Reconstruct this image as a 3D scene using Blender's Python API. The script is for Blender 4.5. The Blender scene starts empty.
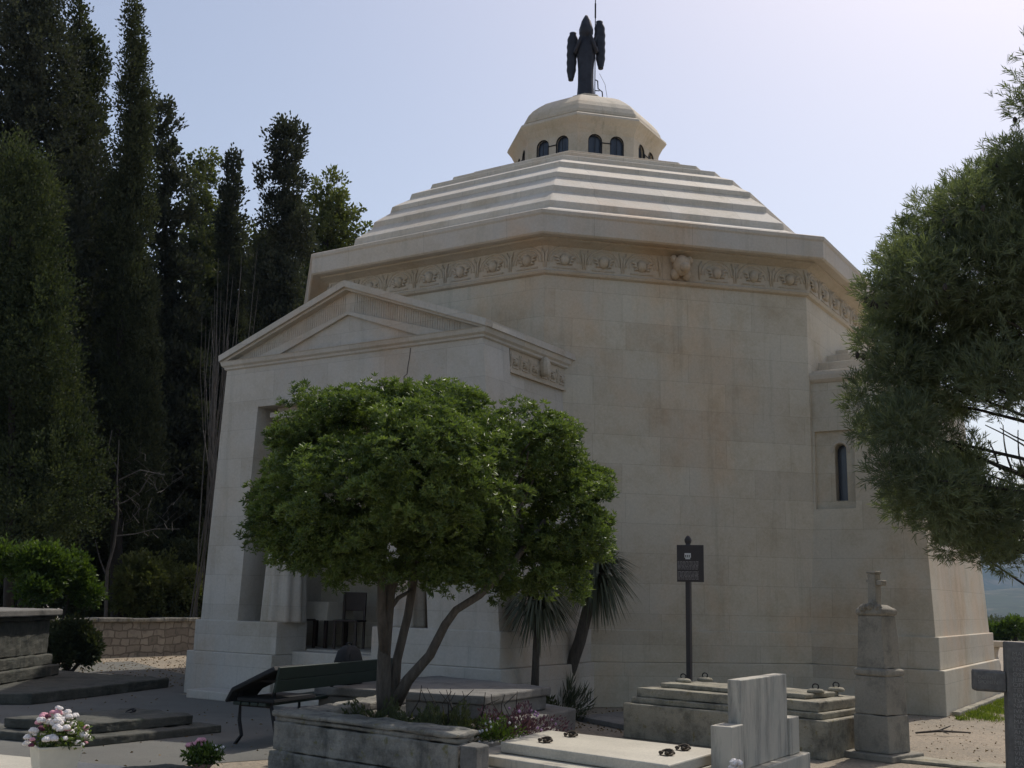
import bpy, bmesh, math, random
import numpy as np
from mathutils import Vector, Matrix
random.seed(7); RNG=np.random.default_rng(11)
R=math.radians
S=bpy.context.scene; COL=S.collection
# ---------------------------------------------------------------- camera
PITCH,YAW,ROLL,FPX=R(11.1519),R(32.4994),R(1.243),1088.35
CAM=Vector((11.0957,-20.3085,1.6))
FW=Vector((-math.sin(YAW)*math.cos(PITCH),math.cos(YAW)*math.cos(PITCH),math.sin(PITCH)))
RT0=Vector((math.cos(YAW),math.sin(YAW),0)); UP0=RT0.cross(FW)
RT=RT0*math.cos(ROLL)+UP0*math.sin(ROLL); UP=UP0*math.cos(ROLL)-RT0*math.sin(ROLL)
cd=bpy.data.cameras.new('camera'); cam=bpy.data.objects.new('camera',cd); COL.objects.link(cam)
M=Matrix.Identity(4)
for i in range(3): M[i][0]=RT[i]; M[i][1]=UP[i]; M[i][2]=-FW[i]; M[i][3]=CAM[i]
cam.matrix_world=M; cd.sensor_width=36; cd.lens=36*FPX/1024; cd.clip_start=.1; cd.clip_end=20000
S.camera=cam
def ray(x,y): return FW+RT*((x-512)/FPX)+UP*((384-y)/FPX)
def at(x,y,d): return CAM+ray(x,y)*d            # point at depth d
def atz(x,y,z=0):
    d=ray(x,y); return CAM+d*((z-CAM.z)/d.z)
# ---------------------------------------------------------------- materials
def nt(name):
    m=bpy.data.materials.new(name); m.use_nodes=True; t=m.node_tree; t.nodes.clear()
    out=t.nodes.new('ShaderNodeOutputMaterial'); b=t.nodes.new('ShaderNodeBsdfPrincipled')
    t.links.new(b.outputs[0],out.inputs[0]); return m,t,b
def N(t,ty,**k):
    n=t.nodes.new(ty)
    for a,v in k.items():
        if a in n.inputs.keys(): n.inputs[a].default_value=v
        else: setattr(n,a,v)
    return n
def noise(t,vec,scale,detail=4,rough=.6):
    n=N(t,'ShaderNodeTexNoise',Scale=scale,Detail=detail,Roughness=rough); t.links.new(vec,n.inputs['Vector']); return n.outputs['Fac']
def mapv(t,vec,sc):
    n=N(t,'ShaderNodeMapping'); n.inputs['Scale'].default_value=sc; t.links.new(vec,n.inputs['Vector']); return n.outputs[0]
def ramp(t,fac,a,b,ca=(0,0,0,1),cb=(1,1,1,1)):
    n=N(t,'ShaderNodeValToRGB'); n.color_ramp.elements[0].position=a; n.color_ramp.elements[1].position=b
    n.color_ramp.elements[0].color=ca; n.color_ramp.elements[1].color=cb; t.links.new(fac,n.inputs[0]); return n.outputs[0]
def mix(t,fac,a,b,mode='MIX'):
    n=N(t,'ShaderNodeMix',data_type='RGBA',blend_type=mode)
    if isinstance(fac,(int,float)): n.inputs[0].default_value=fac
    else: t.links.new(fac,n.inputs[0])
    for i,v in ((6,a),(7,b)):
        if isinstance(v,tuple): n.inputs[i].default_value=v if len(v)==4 else (*v,1)
        else: t.links.new(v,n.inputs[i])
    return n.outputs[2]
def bump(t,b,h,strength=.3,dist=.01):
    n=N(t,'ShaderNodeBump',Strength=strength,Distance=dist); t.links.new(h,n.inputs['Height']); t.links.new(n.outputs[0],b.inputs['Normal'])
def pos(t): return N(t,'ShaderNodeNewGeometry').outputs['Position']
def ashlar(name,c1,c2,bw=1.15,rh=.47,stain=.35,mort=.005):
    m,t,b=nt(name); P=pos(t)
    uv=N(t,'ShaderNodeUVMap'); uv.uv_map='UVMap'
    br=N(t,'ShaderNodeTexBrick',Scale=1.0); br.offset=.43; br.squash=.8; br.squash_frequency=3
    br.inputs['Brick Width'].default_value=bw; br.inputs['Row Height'].default_value=rh
    br.inputs['Mortar Size'].default_value=mort; br.inputs['Mortar Smooth'].default_value=.35
    br.inputs['Color1'].default_value=(*c1,1); br.inputs['Color2'].default_value=(*c2,1)
    br.inputs['Mortar'].default_value=tuple(x*.74 for x in c1)+(1,); br.inputs['Bias'].default_value=-.1
    t.links.new(uv.outputs[0],br.inputs['Vector'])
    big=ramp(t,noise(t,P,.55,6,.65),.35,.7)
    c=mix(t,big,br.outputs['Color'],mix(t,1.0,br.outputs['Color'],(1.06,1.0,.90,1),'MULTIPLY'))
    blot=ramp(t,noise(t,P,1.1,7,.75),.48,.70)
    c=mix(t,mix(t,1.0,blot,(stain,)*3+(1,),'MULTIPLY'),c,mix(t,1.0,c,(.74,.72,.68,1),'MULTIPLY'))
    st=ramp(t,noise(t,mapv(t,P,(2.2,2.2,.16)),1.4,5,.7),.55,.78)
    c=mix(t,mix(t,1.0,st,(stain,)*3+(1,),'MULTIPLY'),c,mix(t,1.0,c,(.66,.68,.66,1),'MULTIPLY'))
    pk=ramp(t,noise(t,mapv(t,P,(1,1,.7)),.42,5,.65),.52,.66); c=mix(t,mix(t,1.0,pk,(.7,.7,.7,1),'MULTIPLY'),c,mix(t,1.0,c,(1.08,.90,.76,1),'MULTIPLY'))
    fine=ramp(t,noise(t,P,28,4,.7),.3,.75,(.88,.88,.88,1),(1.06,1.06,1.06,1)); c=mix(t,1.0,c,fine,'MULTIPLY')
    t.links.new(c,b.inputs['Base Color']); b.inputs['Roughness'].default_value=.82
    h=mix(t,.35,noise(t,P,40,5,.7),br.outputs['Fac'],'SUBTRACT'); bump(t,b,h,.35,.008); return m
def weather(name,c,dark=(.06,.06,.05),amt=.5,sc=3.0,moss=None,bs=.5,rough=.9,streak=True,bscale=30):
    m,t,b=nt(name); P=pos(t)
    base=mix(t,ramp(t,noise(t,P,sc*.4,5,.65),.35,.68),c,tuple(x*.74 for x in c))
    f=ramp(t,noise(t,P,sc,8,.75),.62-amt*.28,.78-amt*.12)
    col=mix(t,f,base,dark)
    if streak:
        s=ramp(t,noise(t,mapv(t,P,(5,5,.5)),1.5,6,.7),.56,.74); col=mix(t,mix(t,1.0,s,(amt,)*3+(1,),'MULTIPLY'),col,dark)
    if moss:
        col=mix(t,ramp(t,noise(t,P,sc*2.3,6,.7),.58,.66),col,moss)
    fine=ramp(t,noise(t,P,55,5,.75),.25,.8,(.72,.72,.72,1),(1.15,1.15,1.15,1)); col=mix(t,1.0,col,fine,'MULTIPLY')
    t.links.new(col,b.inputs['Base Color']); b.inputs['Roughness'].default_value=rough
    bump(t,b,mix(t,.5,noise(t,P,bscale,7,.75),noise(t,P,bscale*.2,5,.7)),bs,.02); return m
def plain(name,c,rough=.6,metal=0,var=.25,sc=12,bs=.15):
    m,t,b=nt(name); P=pos(t)
    col=mix(t,ramp(t,noise(t,P,sc,5,.65),.3,.7),tuple(x*(1-var) for x in c),tuple(min(1,x*(1+var*.5)) for x in c))
    t.links.new(col,b.inputs['Base Color']); b.inputs['Roughness'].default_value=rough; b.inputs['Metallic'].default_value=metal
    bump(t,b,noise(t,P,sc*4,4,.7),bs,.004); return m
def leafm(name,c,c2,trans=.35,rough=.45,spec=.4):
    m,t,b=nt(name); out=[n for n in t.nodes if n.type=='OUTPUT_MATERIAL'][0]
    at_=N(t,'ShaderNodeAttribute',attribute_name='tint')
    col=mix(t,at_.outputs['Fac'],c,c2)
    t.links.new(col,b.inputs['Base Color']); b.inputs['Roughness'].default_value=rough; b.inputs['Specular IOR Level'].default_value=spec
    tr=N(t,'ShaderNodeBsdfTranslucent'); t.links.new(mix(t,1.0,col,(1.25,1.35,.55,1),'MULTIPLY'),tr.inputs['Color'])
    ms=N(t,'ShaderNodeMixShader'); ms.inputs[0].default_value=trans
    t.links.new(b.outputs[0],ms.inputs[1]); t.links.new(tr.outputs[0],ms.inputs[2]); t.links.new(ms.outputs[0],out.inputs[0]); return m
def bark(name,c):
    m,t,b=nt(name); P=pos(t)
    f=noise(t,mapv(t,P,(9,9,1.6)),3,6,.7)
    t.links.new(ramp(t,f,.3,.72,tuple(x*.45 for x in c)+(1,),tuple(x*1.2 for x in c)+(1,)),b.inputs['Base Color'])
    b.inputs['Roughness'].default_value=.9; bump(t,b,f,.7,.02); return m
M_STONE=ashlar('pale_limestone_ashlar',(.525,.485,.395),(.455,.41,.33),stain=.8,mort=.0045)
M_STONE2=ashlar('smooth_limestone',(.50,.46,.40),(.48,.435,.375),bw=1.7,rh=5,stain=.6)
M_ROOF=ashlar('roof_limestone',(.60,.555,.475),(.51,.465,.40),bw=1.3,rh=3,stain=.8,mort=.006)
M_RELIEF=ashlar('carved_limestone',(.46,.41,.33),(.42,.37,.30),bw=3,rh=5,stain=.7)
M_LANT=ashlar('lantern_stone',(.53,.475,.38),(.50,.44,.355),bw=.9,rh=5,stain=.9,mort=.005)
M_PORCH=ashlar('porch_limestone',(.49,.47,.425),(.425,.40,.355),stain=.6,mort=.004)
M_OLD=weather('weathered_grey_limestone',(.33,.31,.26),(.05,.05,.045),.75,3.2,(.16,.15,.07))
M_OLD2=weather('lichen_limestone',(.36,.33,.25),(.07,.065,.05),.55,4.0,(.2,.17,.08))
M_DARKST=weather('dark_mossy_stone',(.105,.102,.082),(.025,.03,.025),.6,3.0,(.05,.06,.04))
M_TOMBP=weather('grey_tomb_stone',(.21,.20,.18),(.07,.07,.06),.5,2.5)
M_OBEL=weather('obelisk_limestone',(.34,.31,.25),(.10,.095,.08),.45,2.4)
M_MARBLE=weather('cream_marble_slab',(.58,.54,.44),(.4,.37,.3),.25,2.2,bs=.15,rough=.6,streak=False)
def marble_grey():
    m,t,b=nt('veined_grey_marble'); P=pos(t)
    v=noise(t,mapv(t,P,(2.6,2.6,.45)),1.9,8,.72); c=mix(t,ramp(t,v,.47,.68),(.47,.43,.35),(.15,.145,.13))
    g=ramp(t,noise(t,P,5,6,.7),.5,.75); c=mix(t,mix(t,1.0,g,(.5,.5,.5,1),'MULTIPLY'),c,(.30,.32,.27))
    t.links.new(c,b.inputs['Base Color']); b.inputs['Roughness'].default_value=.6; bump(t,b,noise(t,P,60,4,.7),.15,.004); return m
M_MGREY=marble_grey()
M_BRONZE=plain('dark_patinated_bronze',(.035,.036,.045),.55,.5,.4,6)
M_BLACK=plain('dark_grey_granite',(.115,.11,.10),.6,0,.45,30)
M_LETTER=plain('worn_pale_lettering',(.24,.23,.21),.8)
M_GLASS=plain('dark_window_glass',(.045,.055,.075),.25,0,.2,3,.03)
M_METAL=plain('black_iron',(.02,.02,.022),.5,.6)
M_SIGN=plain('brown_sign_paint',(.035,.028,.027),.5,0,.15)
M_SIGNL=plain('pale_sign_lettering',(.30,.28,.27),.7); M_SIGNW=plain('white_sign_emblem',(.62,.62,.6),.6,0,.05)
M_GREEN=plain('dark_green_paint',(.008,.022,.015),.6,0,.25)
M_BAG=plain('black_fabric',(.012,.013,.014),.85,0,.3,30)
M_CLOTH=plain('cream_tablecloth',(.55,.5,.4),.9,0,.1)
M_WOOD=plain('dark_wood',(.045,.03,.022),.6)
M_POT=plain('cream_planter',(.62,.58,.47),.6,0,.08)
M_VASE=plain('pink_clay_vase',(.35,.2,.17),.8)
M_BRASS=plain('tarnished_brass',(.06,.045,.03),.7,.4)
M_BARK=bark('grey_bark',(.11,.095,.078)); M_BARKD=bark('dark_bark',(.045,.037,.03)); M_TWIG=bark('pale_dead_wood',(.13,.12,.11))
M_BARKC=bark('palm_bark',(.10,.085,.07))
M_LPIT=leafm('pittosporum_leaf',(.036,.064,.022),(.19,.25,.06),.32,.40,.4)
M_LCYP=leafm('cypress_leaf',(.034,.042,.028),(.090,.102,.052),.2,.8,.1)
M_LCYPD=leafm('dark_conifer_leaf',(.034,.040,.034),(.076,.084,.060),.2,.8,.1)
M_LCYPG=leafm('bright_cypress_leaf',(.026,.038,.022),(.085,.10,.042),.25,.75,.15)
M_LGREEN=leafm('olive_green_leaf',(.055,.070,.03),(.16,.175,.065),.35,.6,.2)
M_LDARK=leafm('understorey_leaf',(.032,.042,.027),(.09,.10,.046),.2,.75,.12)
M_LBUSH=leafm('bright_shrub_leaf',(.025,.05,.012),(.11,.16,.03),.35,.5,.3)
M_LPINE=leafm('pine_needle',(.090,.110,.075),(.18,.21,.12),.38,.6,.2)
M_LYUC=leafm('yucca_leaf',(.055,.065,.042),(.115,.125,.075),.15,.5,.3)
M_LPUR=leafm('purple_foliage',(.05,.02,.04),(.12,.06,.10),.2,.6,.2)
M_GRASS=leafm('grass_blade',(.08,.12,.02),(.2,.24,.05),.35,.6,.2)
M_WHITEF=plain('white_petals',(.75,.70,.66),.7,0,.12); M_PINKF=plain('pink_petals',(.62,.30,.36),.7,0,.25); M_REDF=plain('burgundy_petals',(.13,.02,.05),.7,0,.3)
M_PURF=plain('lilac_petals',(.35,.2,.36),.7)
# ---------------------------------------------------------------- mesh helpers
def wmat(o):
    M=Matrix()
    while o: M=o.matrix_basis@M; o=o.parent
    return M
class MB:
    def __init__(s): s.v=[]; s.f=[]
    def add(s,vs,fs):
        o=len(s.v); s.v+= [Vector(v) for v in vs]; s.f+= [tuple(i+o for i in f) for f in fs]; return s
    def loft(s,rings,cap=True):
        n=len(rings[0]); vs=[p for r in rings for p in r]; fs=[]
        for k in range(len(rings)-1):
            for i in range(n):
                j=(i+1)%n; fs.append((k*n+i,k*n+j,(k+1)*n+j,(k+1)*n+i))
        if cap: fs.append(tuple(reversed(range(n)))); fs.append(tuple((len(rings)-1)*n+i for i in range(n)))
        return s.add(vs,fs)
    def box(s,x0,x1,y0,y1,z0,z1,M=None):
        r=[[(x0,y0,z),(x1,y0,z),(x1,y1,z),(x0,y1,z)] for z in (z0,z1)]
        if M: r=[[M@Vector(p) for p in q] for q in r]
        return s.loft(r)
    def prism(s,poly,z0,z1,top=None): return s.loft([[(x,y,z0) for x,y in poly],[(x,y,z1) for x,y in (top or poly)]])
    def tube(s,pts,rad,n=8):
        pts=[Vector(p) for p in pts]; rings=[]; pr=None
        for i,p in enumerate(pts):
            d=(pts[min(i+1,len(pts)-1)]-pts[max(i-1,0)]); d=d.normalized() if d.length>1e-9 else Vector((0,0,1))
            if pr is None: a=d.orthogonal().normalized()
            else: a=(pr-d*pr.dot(d)); a=a.normalized() if a.length>1e-6 else d.orthogonal().normalized()
            pr=a; b=d.cross(a); r=rad[i] if hasattr(rad,'__len__') else rad
            rings.append([p+(a*math.cos(t)+b*math.sin(t))*r for t in [2*math.pi*k/n for k in range(n)]])
        return s.loft(rings)
    def lathe(s,prof,c=(0,0),n=24,ph=0,fn=None,close=True):
        rings=[]
        for r,z in prof:
            rings.append([(c[0]+r*(fn(t,z) if fn else 1)*math.cos(t+ph),c[1]+r*(fn(t,z) if fn else 1)*math.sin(t+ph),z) for t in [2*math.pi*k/n for k in range(n)]])
        return s.loft(rings,close)
    def ball(s,c,r,n=10,m=7,M=None,jit=0):
        rings=[]; c=Vector(c)
        if not hasattr(r,'__len__'): r=(r,r,r)
        for k in range(m+1):
            ph=math.pi*(k/m)-math.pi/2; ph=max(min(ph,math.pi/2-.05),-math.pi/2+.05)
            q=[Vector((r[0]*math.cos(ph)*math.cos(t),r[1]*math.cos(ph)*math.sin(t),r[2]*math.sin(ph)))*(1+random.uniform(-jit,jit)) for t in [2*math.pi*i/n for i in range(n)]]
            rings.append([c+((M@p) if M else p) for p in q])
        return s.loft(rings)
    def build(s,name,mat,parent=None,smooth=False,bevel=0,seg=2):
        me=bpy.data.meshes.new(name)
        inv=wmat(parent).inverted() if parent else None
        vs=[tuple(inv@v) for v in s.v] if inv else [tuple(v) for v in s.v]
        me.from_pydata(vs,[],s.f); me.update()
        uvs(me,s.v)
        o=bpy.data.objects.new(name,me); COL.objects.link(o)
        for m_ in (mat if isinstance(mat,(list,tuple)) else [mat]): me.materials.append(m_)
        if parent: o.parent=parent
        if smooth:
            for p in me.polygons: p.use_smooth=True
        if bevel:
            b=o.modifiers.new('bevel','BEVEL'); b.width=bevel; b.segments=seg; b.limit_method='ANGLE'; b.angle_limit=R(25)
        return o
def uvs(me,vw=None):
    uv=me.uv_layers.new(name='UVMap') if not me.uv_layers else me.uv_layers[0]
    co=[v.co for v in me.vertices] if vw is None else vw
    for p in me.polygons:
        n=Vector(p.normal)
        if abs(n.z)>.85:
            for li,vi in zip(p.loop_indices,p.vertices): uv.data[li].uv=(co[vi].x,co[vi].y)
        else:
            t=Vector((-n.y,n.x,0)).normalized()
            for li,vi in zip(p.loop_indices,p.vertices): uv.data[li].uv=(co[vi].dot(t)+3.3,co[vi].z)
def cut(o,cutters):
    """boolean the cutters (MB) out of object o and bake the result; the cutters are removed"""
    tmp=[]
    for c in cutters:
        me=bpy.data.meshes.new('cut'); 
        inv=o.parent.matrix_basis.inverted() if o.parent else Matrix()
        me.from_pydata([tuple(v) for v in c.v],[],c.f); co=bpy.data.objects.new('cut',me); COL.objects.link(co)
        bm=bmesh.new(); bm.from_mesh(me); bmesh.ops.recalc_face_normals(bm,faces=bm.faces); bm.to_mesh(me); bm.free()
        md=o.modifiers.new('b','BOOLEAN'); md.object=co; md.operation='DIFFERENCE'; md.solver='EXACT'; tmp.append(co)
    bm=bmesh.new(); bm.from_mesh(o.data); bmesh.ops.recalc_face_normals(bm,faces=bm.faces); bm.to_mesh(o.data); bm.free()
    bpy.context.view_layer.update()
    dg=bpy.context.evaluated_depsgraph_get(); me=bpy.data.meshes.new_from_object(o.evaluated_get(dg))
    o.modifiers.clear(); o.data=me; me.name=o.name
    for c in tmp: bpy.data.objects.remove(c)
    Mp=o.parent.matrix_basis if o.parent else Matrix()
    uvs(me,[Mp@v.co for v in me.vertices])
def thing(name,label,cat,loc=(0,0,0),rz=0,group=None,kind=None):
    o=bpy.data.objects.new(name,None); COL.objects.link(o); o.empty_display_size=.2
    o.matrix_basis=Matrix.Translation(Vector(loc))@Matrix.Rotation(rz,4,'Z'); o['label']=label; o['category']=cat
    if group: o['group']=group
    if kind: o['kind']=kind
    return o
def tag(o,label=None,cat=None,group=None,kind=None):
    for k,v in (('label',label),('category',cat),('group',group),('kind',kind)):
        if v: o[k]=v
    return o
def octa(a,ph=0): # octagon ring with flat faces on the axes
    r=a/math.cos(math.pi/8); return [(r*math.cos(math.pi/8+k*math.pi/4),r*math.sin(math.pi/8+k*math.pi/4)) for k in range(8)]
def octloft(mb,prof): return mb.loft([[(x,y,z) for x,y in octa(a)] for a,z in prof])
# quads soup (foliage)
def soup(name,V,mat,parent,tint,k=4):
    n=len(V)//k; me=bpy.data.meshes.new(name)
    L=parent.matrix_basis.translation if parent else Vector((0,0,0))
    V=V-np.array(L); F=np.arange(n*k).reshape(n,k)
    me.from_pydata(V.tolist(),[],F.tolist()); me.update()
    a=me.attributes.new('tint','FLOAT','FACE'); a.data.foreach_set('value',np.clip(tint,0,1).astype(np.float32))
    me.materials.append(mat); o=bpy.data.objects.new(name,me); COL.objects.link(o)
    if parent: o.parent=parent
    return o
def unit(a): return a/np.maximum(np.linalg.norm(a,axis=-1,keepdims=True),1e-9)
def leaves(P,D,ln,wd,fold=.25):
    """diamond leaf at P along D"""
    n=len(P); D=unit(D); W=unit(np.cross(D,unit(RNG.normal(size=(n,3))))); Nn=np.cross(D,W)
    ln=ln[:,None] if hasattr(ln,'__len__') else ln; wd=wd[:,None] if hasattr(wd,'__len__') else wd
    mid=P+D*ln*.5+Nn*ln*fold*.3
    V=np.stack([P,mid+W*wd*.5,P+D*ln,mid-W*wd*.5],1); return V.reshape(-1,3)
def blobpts(blobs,n,inner=.55,jit=.12):
    """points through a set of (cx,cy,cz,rx,ry,rz) lobes, denser at their skins"""
    B=np.array(blobs,float); vol=(B[:,3]*B[:,4]*B[:,5])**(2/3); vol/=vol.sum()
    idx=RNG.choice(len(B),n,p=vol); u=unit(RNG.normal(size=(n,3))); r=inner+(1-inner)*RNG.random(n)**.55
    r=r*(1+RNG.normal(size=n)*jit)
    bt=RNG.random(len(B))
    return B[idx,:3]+u*B[idx,3:]*r[:,None],u,r,bt[idx]
# ================================================================= MAUSOLEUM
AW,AF,P1,P2=5.6157,6.0148,1.1604,.6697
mau=thing('mausoleum','large octagonal pale limestone mausoleum with gabled porch, stepped roof and windowed lantern dome','mausoleum')
w=MB(); octloft(w,[(AW,.0),(AW,6.81)]); w.build('wall',M_STONE,mau)
w=MB(); octloft(w,[(AW+.129,0),(AW+.129,P2)]); w.build('plinth',M_STONE,mau,bevel=.012)
w=MB(); octloft(w,[(AW+.058,P2+.002),(AW+.058,P1)]); w.build('plinth',M_STONE,mau,bevel=.012)
w=MB(); octloft(w,[(AW+.0,6.805),(AW+.05,6.83),(AW+.07,6.87),(AW+.03,6.90),(AW+.03,7.30),(AW+.12,7.34),(AW+.2,7.36),(AW+.2,7.392)]); fr=w.build('frieze',M_RELIEF,mau)
w=MB(); octloft(w,[(AF-.06,7.394),(AF-.03,7.42),(AF-.03,7.70),(AF-.01,7.73),(AF-.005,7.785),(AF-.05,7.81),(5.48,7.93)]); w.build('cornice',M_STONE2,mau)
w=MB(); octloft(w,[(5.46,7.92),(5.44,8.02),(5.20,8.14),(5.19,8.27),(4.84,8.575),(4.84,8.69),(4.49,8.98),(4.49,9.09),(4.10,9.36),(4.10,9.46),(3.67,9.69),(3.67,9.78),(3.21,9.98),(3.21,10.06),(2.75,10.2),(2.75,10.30),(1.9,10.5),(1.9,10.68),(1.45,10.72)]); w.build('stepped_roof',M_ROOF,mau,bevel=.012)
# carved frieze ornament: one mesh per face
def relief(mb,c,t,n,w_,h,sink=.013):   # c centre on the wall plane, t tangent, n outward
    up=Vector((0,0,1)); c=Vector(c)-n*sink
    for rr,th in ((w_*.42,.020),(w_*.33,.014)):
        mb.tube([c+t*(rr*math.cos(a))+up*(rr*.95*math.sin(a)-h*.18)+n*.012 for a in [math.pi*k/10 for k in range(11)]],th,5)
    mb.ball(c+up*(-h*.05)+n*.02,(w_*.13,w_*.13,w_*.15),8,6,jit=.06)
    for sg in (-1,1):
        for q in range(3):
            a=c+t*sg*w_*.1+up*(-h*(.08+.08*q)); b=c+t*sg*w_*(.30-.05*q)+up*(h*(.10-.17*q))
            mb.tube([a+n*.02,(a+b)/2+n*.035+up*.02,b+n*.015],[.018,.026,.012],5)
        mb.tube([c+t*sg*w_*.47+up*(-h*.42)+n*.01,c+t*sg*w_*.47+up*(h*.15)+n*.03,c+t*sg*w_*.40+up*(h*.42)+n*.012],[.012,.026,.012],5)
    mb.tube([c+t*(-w_*.3)+up*(-h*.40)+n*.015,c+t*(w_*.3)+up*(-h*.40)+n*.015],.014,5)
for k in range(8):
    a=math.pi/4*k-math.pi/2; n=Vector((math.cos(a),math.sin(a),0)); t=Vector((-n.y,n.x,0)); mb=MB()
    half=(AW+.03)*math.tan(math.pi/8); diag=k%2==1; cnt=7
    for i in range(cnt):
        if diag and i==3: continue
        relief(mb,n*(AW+.03)+t*(-half+2*half*(i+.5)/cnt)+Vector((0,0,7.1)),t,n,2*half/cnt,.40)
    mb.build('carving',M_RELIEF,mau,smooth=True)
    if diag:
        mb=MB(); c=n*(AW+.13)+Vector((0,0,7.13)); mb.ball(c,(.15,.15,.18),12,9,jit=.03)
        mb.ball(c+n*.15+Vector((0,0,-.07)),(.09,.09,.08),10,7); 
        for sg in (-1,1): mb.ball(c+t*sg*.14+Vector((0,0,.1)),(.06,.06,.07),8,6); mb.ball(c+t*sg*.1+Vector((0,0,-.14))-n*.05,(.08,.08,.1),8,6)
        mb.tube([c-n*.3,c],.12,8); mb.build('lion_head',M_RELIEF,mau,smooth=True)
# ---- lantern
w=MB(); octloft(w,[(1.50,10.4),(1.50,11.42)]); lw=w.build('lantern_wall',M_LANT,mau)
def arch(u0,u1,z0,z1,n,t,d0,d1,k=8):   # arched prism through a wall of normal n, between depths d0,d1 along n
    uc=(u0+u1)/2; r=(u1-u0)/2; pts=[(u0,z0),(u1,z0),(u1,z1-r)]+[(uc+r*math.cos(math.pi*i/k),z1-r+r*math.sin(math.pi*i/k)) for i in range(1,k)]+[(u0,z1-r)]
    return pts,[[n*d+t*u+Vector((0,0,z)) for u,z in pts] for d in (d0,d1)]
cs=[]
for k in range(8):
    a=math.pi/4*k-math.pi/2; n=Vector((math.cos(a),math.sin(a),0)); t=Vector((-n.y,n.x,0))
    for u0 in (-.39,.09):
        pts,rg=arch(u0,u0+.31,10.78,11.29,n,t,1.38,1.7); c=MB(); c.loft(rg); cs.append(c)
cut(lw,cs)
for k in range(8):
    a=math.pi/4*k-math.pi/2; n=Vector((math.cos(a),math.sin(a),0)); t=Vector((-n.y,n.x,0))
    for u0 in (-.39,.09):
        pts,rg=arch(u0,u0+.31,10.78,11.29,n,t,1.40,1.42); g=MB(); g.loft(rg); wn=None
        f=MB(); P=[n*1.475+t*u+Vector((0,0,z)) for u,z in pts]; f.tube(P+[P[0]],.018,5)
        f.tube([n*1.475+t*(u0+.155)+Vector((0,0,10.78)),n*1.475+t*(u0+.155)+Vector((0,0,11.27))],.008,4)
        wn=f.build('window',M_METAL,mau); g.build('pane',M_GLASS,wn)
    f=MB(); f.tube([n*1.51+t*(-.10)+Vector((0,0,11.1)),n*1.51+t*.12+Vector((0,0,11.1))],.012,5)
    f.tube([n*1.51+t*(-.095)+Vector((0,0,10.8)),n*1.51+t*(-.095)+Vector((0,0,11.12))],.010,5); f.build('window_stay',M_METAL,mau)
w=MB(); octloft(w,[(1.501,11.30),(1.52,11.36),(1.58,11.48),(1.64,11.56),(1.67,11.61),(1.655,11.66),(1.60,11.70),(1.54,11.74)]); w.build('lantern_cornice',M_LANT,mau)
w=MB(); octloft(w,[(1.56,11.735),(1.545,11.82),(1.48,11.95),(1.38,12.08),(1.24,12.21),(1.07,12.35),(.85,12.48),(.6,12.60),(.38,12.70),(.36,12.78),(.1,12.80)]); w.build('dome',M_LANT,mau,bevel=.02)
# ---- porch
WX0,WX1,YF0,YF1=2.905,2.59,-7.636,-7.755     # half width / front plane at P1 and at the wall top 5.25
def pf(z): k=(z-P1)/(5.253-P1); return WX0+(WX1-WX0)*k, YF0+(YF1-YF0)*k
def frus(mb,z0,z1,xi,y1,inset=0): # full-width block between z0 and z1 from front to y1
    r=[]
    for z in (z0,z1):
        x,y=pf(z); r.append([(-x+inset,y,z),(x-inset,y,z),(x-inset,y1,z),(-x+inset,y1,z)])
    return mb.loft(r)
w=MB(); frus(w,0,5.253,0,-7.06); pw=w.build('porch_front_wall',M_PORCH,mau)
c=MB(); c.loft([[(-2.16,-9,-.2),(1.80,-9,-.2),(1.80,-6,-.2),(-2.16,-6,-.2)],[(-1.83,-9,4.59),(1.46,-9,4.59),(1.46,-6,4.59),(-1.83,-6,4.59)]]); cut(pw,[c])
for sg in (-1,1):
    w=MB(); r=[]
    for z in (0,5.252):
        x,y=pf(z); x-=.07; q=[(sg*x,-7.058,z),(sg*x,-5.1,z),(sg*(2.15),-5.1,z),(sg*2.15,-7.058,z)]
        r.append(q if sg<0 else q[::-1])
    w.loft(r); w.build('porch_side_wall',M_PORCH,mau)
    for z0,z1,o,b in ((0,P2,.129,.012),(P2+.002,P1,.058,.012)):     # pedestal plinths, wrapping the front pier and running inwards
        w=MB(); xi=-1.14 if sg<0 else .74; x=pf(P1)[0]
        w.box(min(sg*(x+o),xi),max(sg*(x+o),xi),-7.64-o,-7.02,z0,z1); w.box(min(sg*(x+o-.02),sg*2.3),max(sg*(x+o-.02),sg*2.3),-7.02,-5.0,z0,z1-.001)
        w.build('porch_plinth',M_PORCH,mau,bevel=b)
for i,(ya,yb,z0,z1) in enumerate(((-8.32,-7.84,0,.13),(-7.72,-7.4,.0,.33),(-7.5,-7.2,.0,.52),(-7.34,-7.0,0,.72))):
    w=MB(); x0,x1=(-2.35,1.95) if i==0 else (-1.138,.738)
    w.box(x0,x1,ya,yb,z0,z1); w.build('step',M_PORCH,mau,bevel=.015)
w=MB(); w.box(-2.149,2.149,-7.0,-5.62,0,.745); w.build('porch_floor',M_PORCH,mau)
w=MB(); w.box(-2.149,2.149,-7.057,-5.62,4.95,5.25); w.build('porch_ceiling',M_PORCH,mau)
w=MB(); w.box(-1.62,1.26,-7.5,-7.14,4.50,4.589); w.build('lintel_beam',M_PORCH,mau,bevel=.01)
w=MB(); w.box(-.75,.75,-5.70,-5.60,.75,3.4); dr=w.build('bronze_door',M_BRONZE,mau,bevel=.01)
w=MB()
for i in range(2):
    for j in range(4): w.box(-.66+i*.70,-.04+i*.70,-5.73,-5.70,.85+j*.63,1.4+j*.63)
w.build('door_panel',M_BRONZE,dr,bevel=.01)
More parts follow.
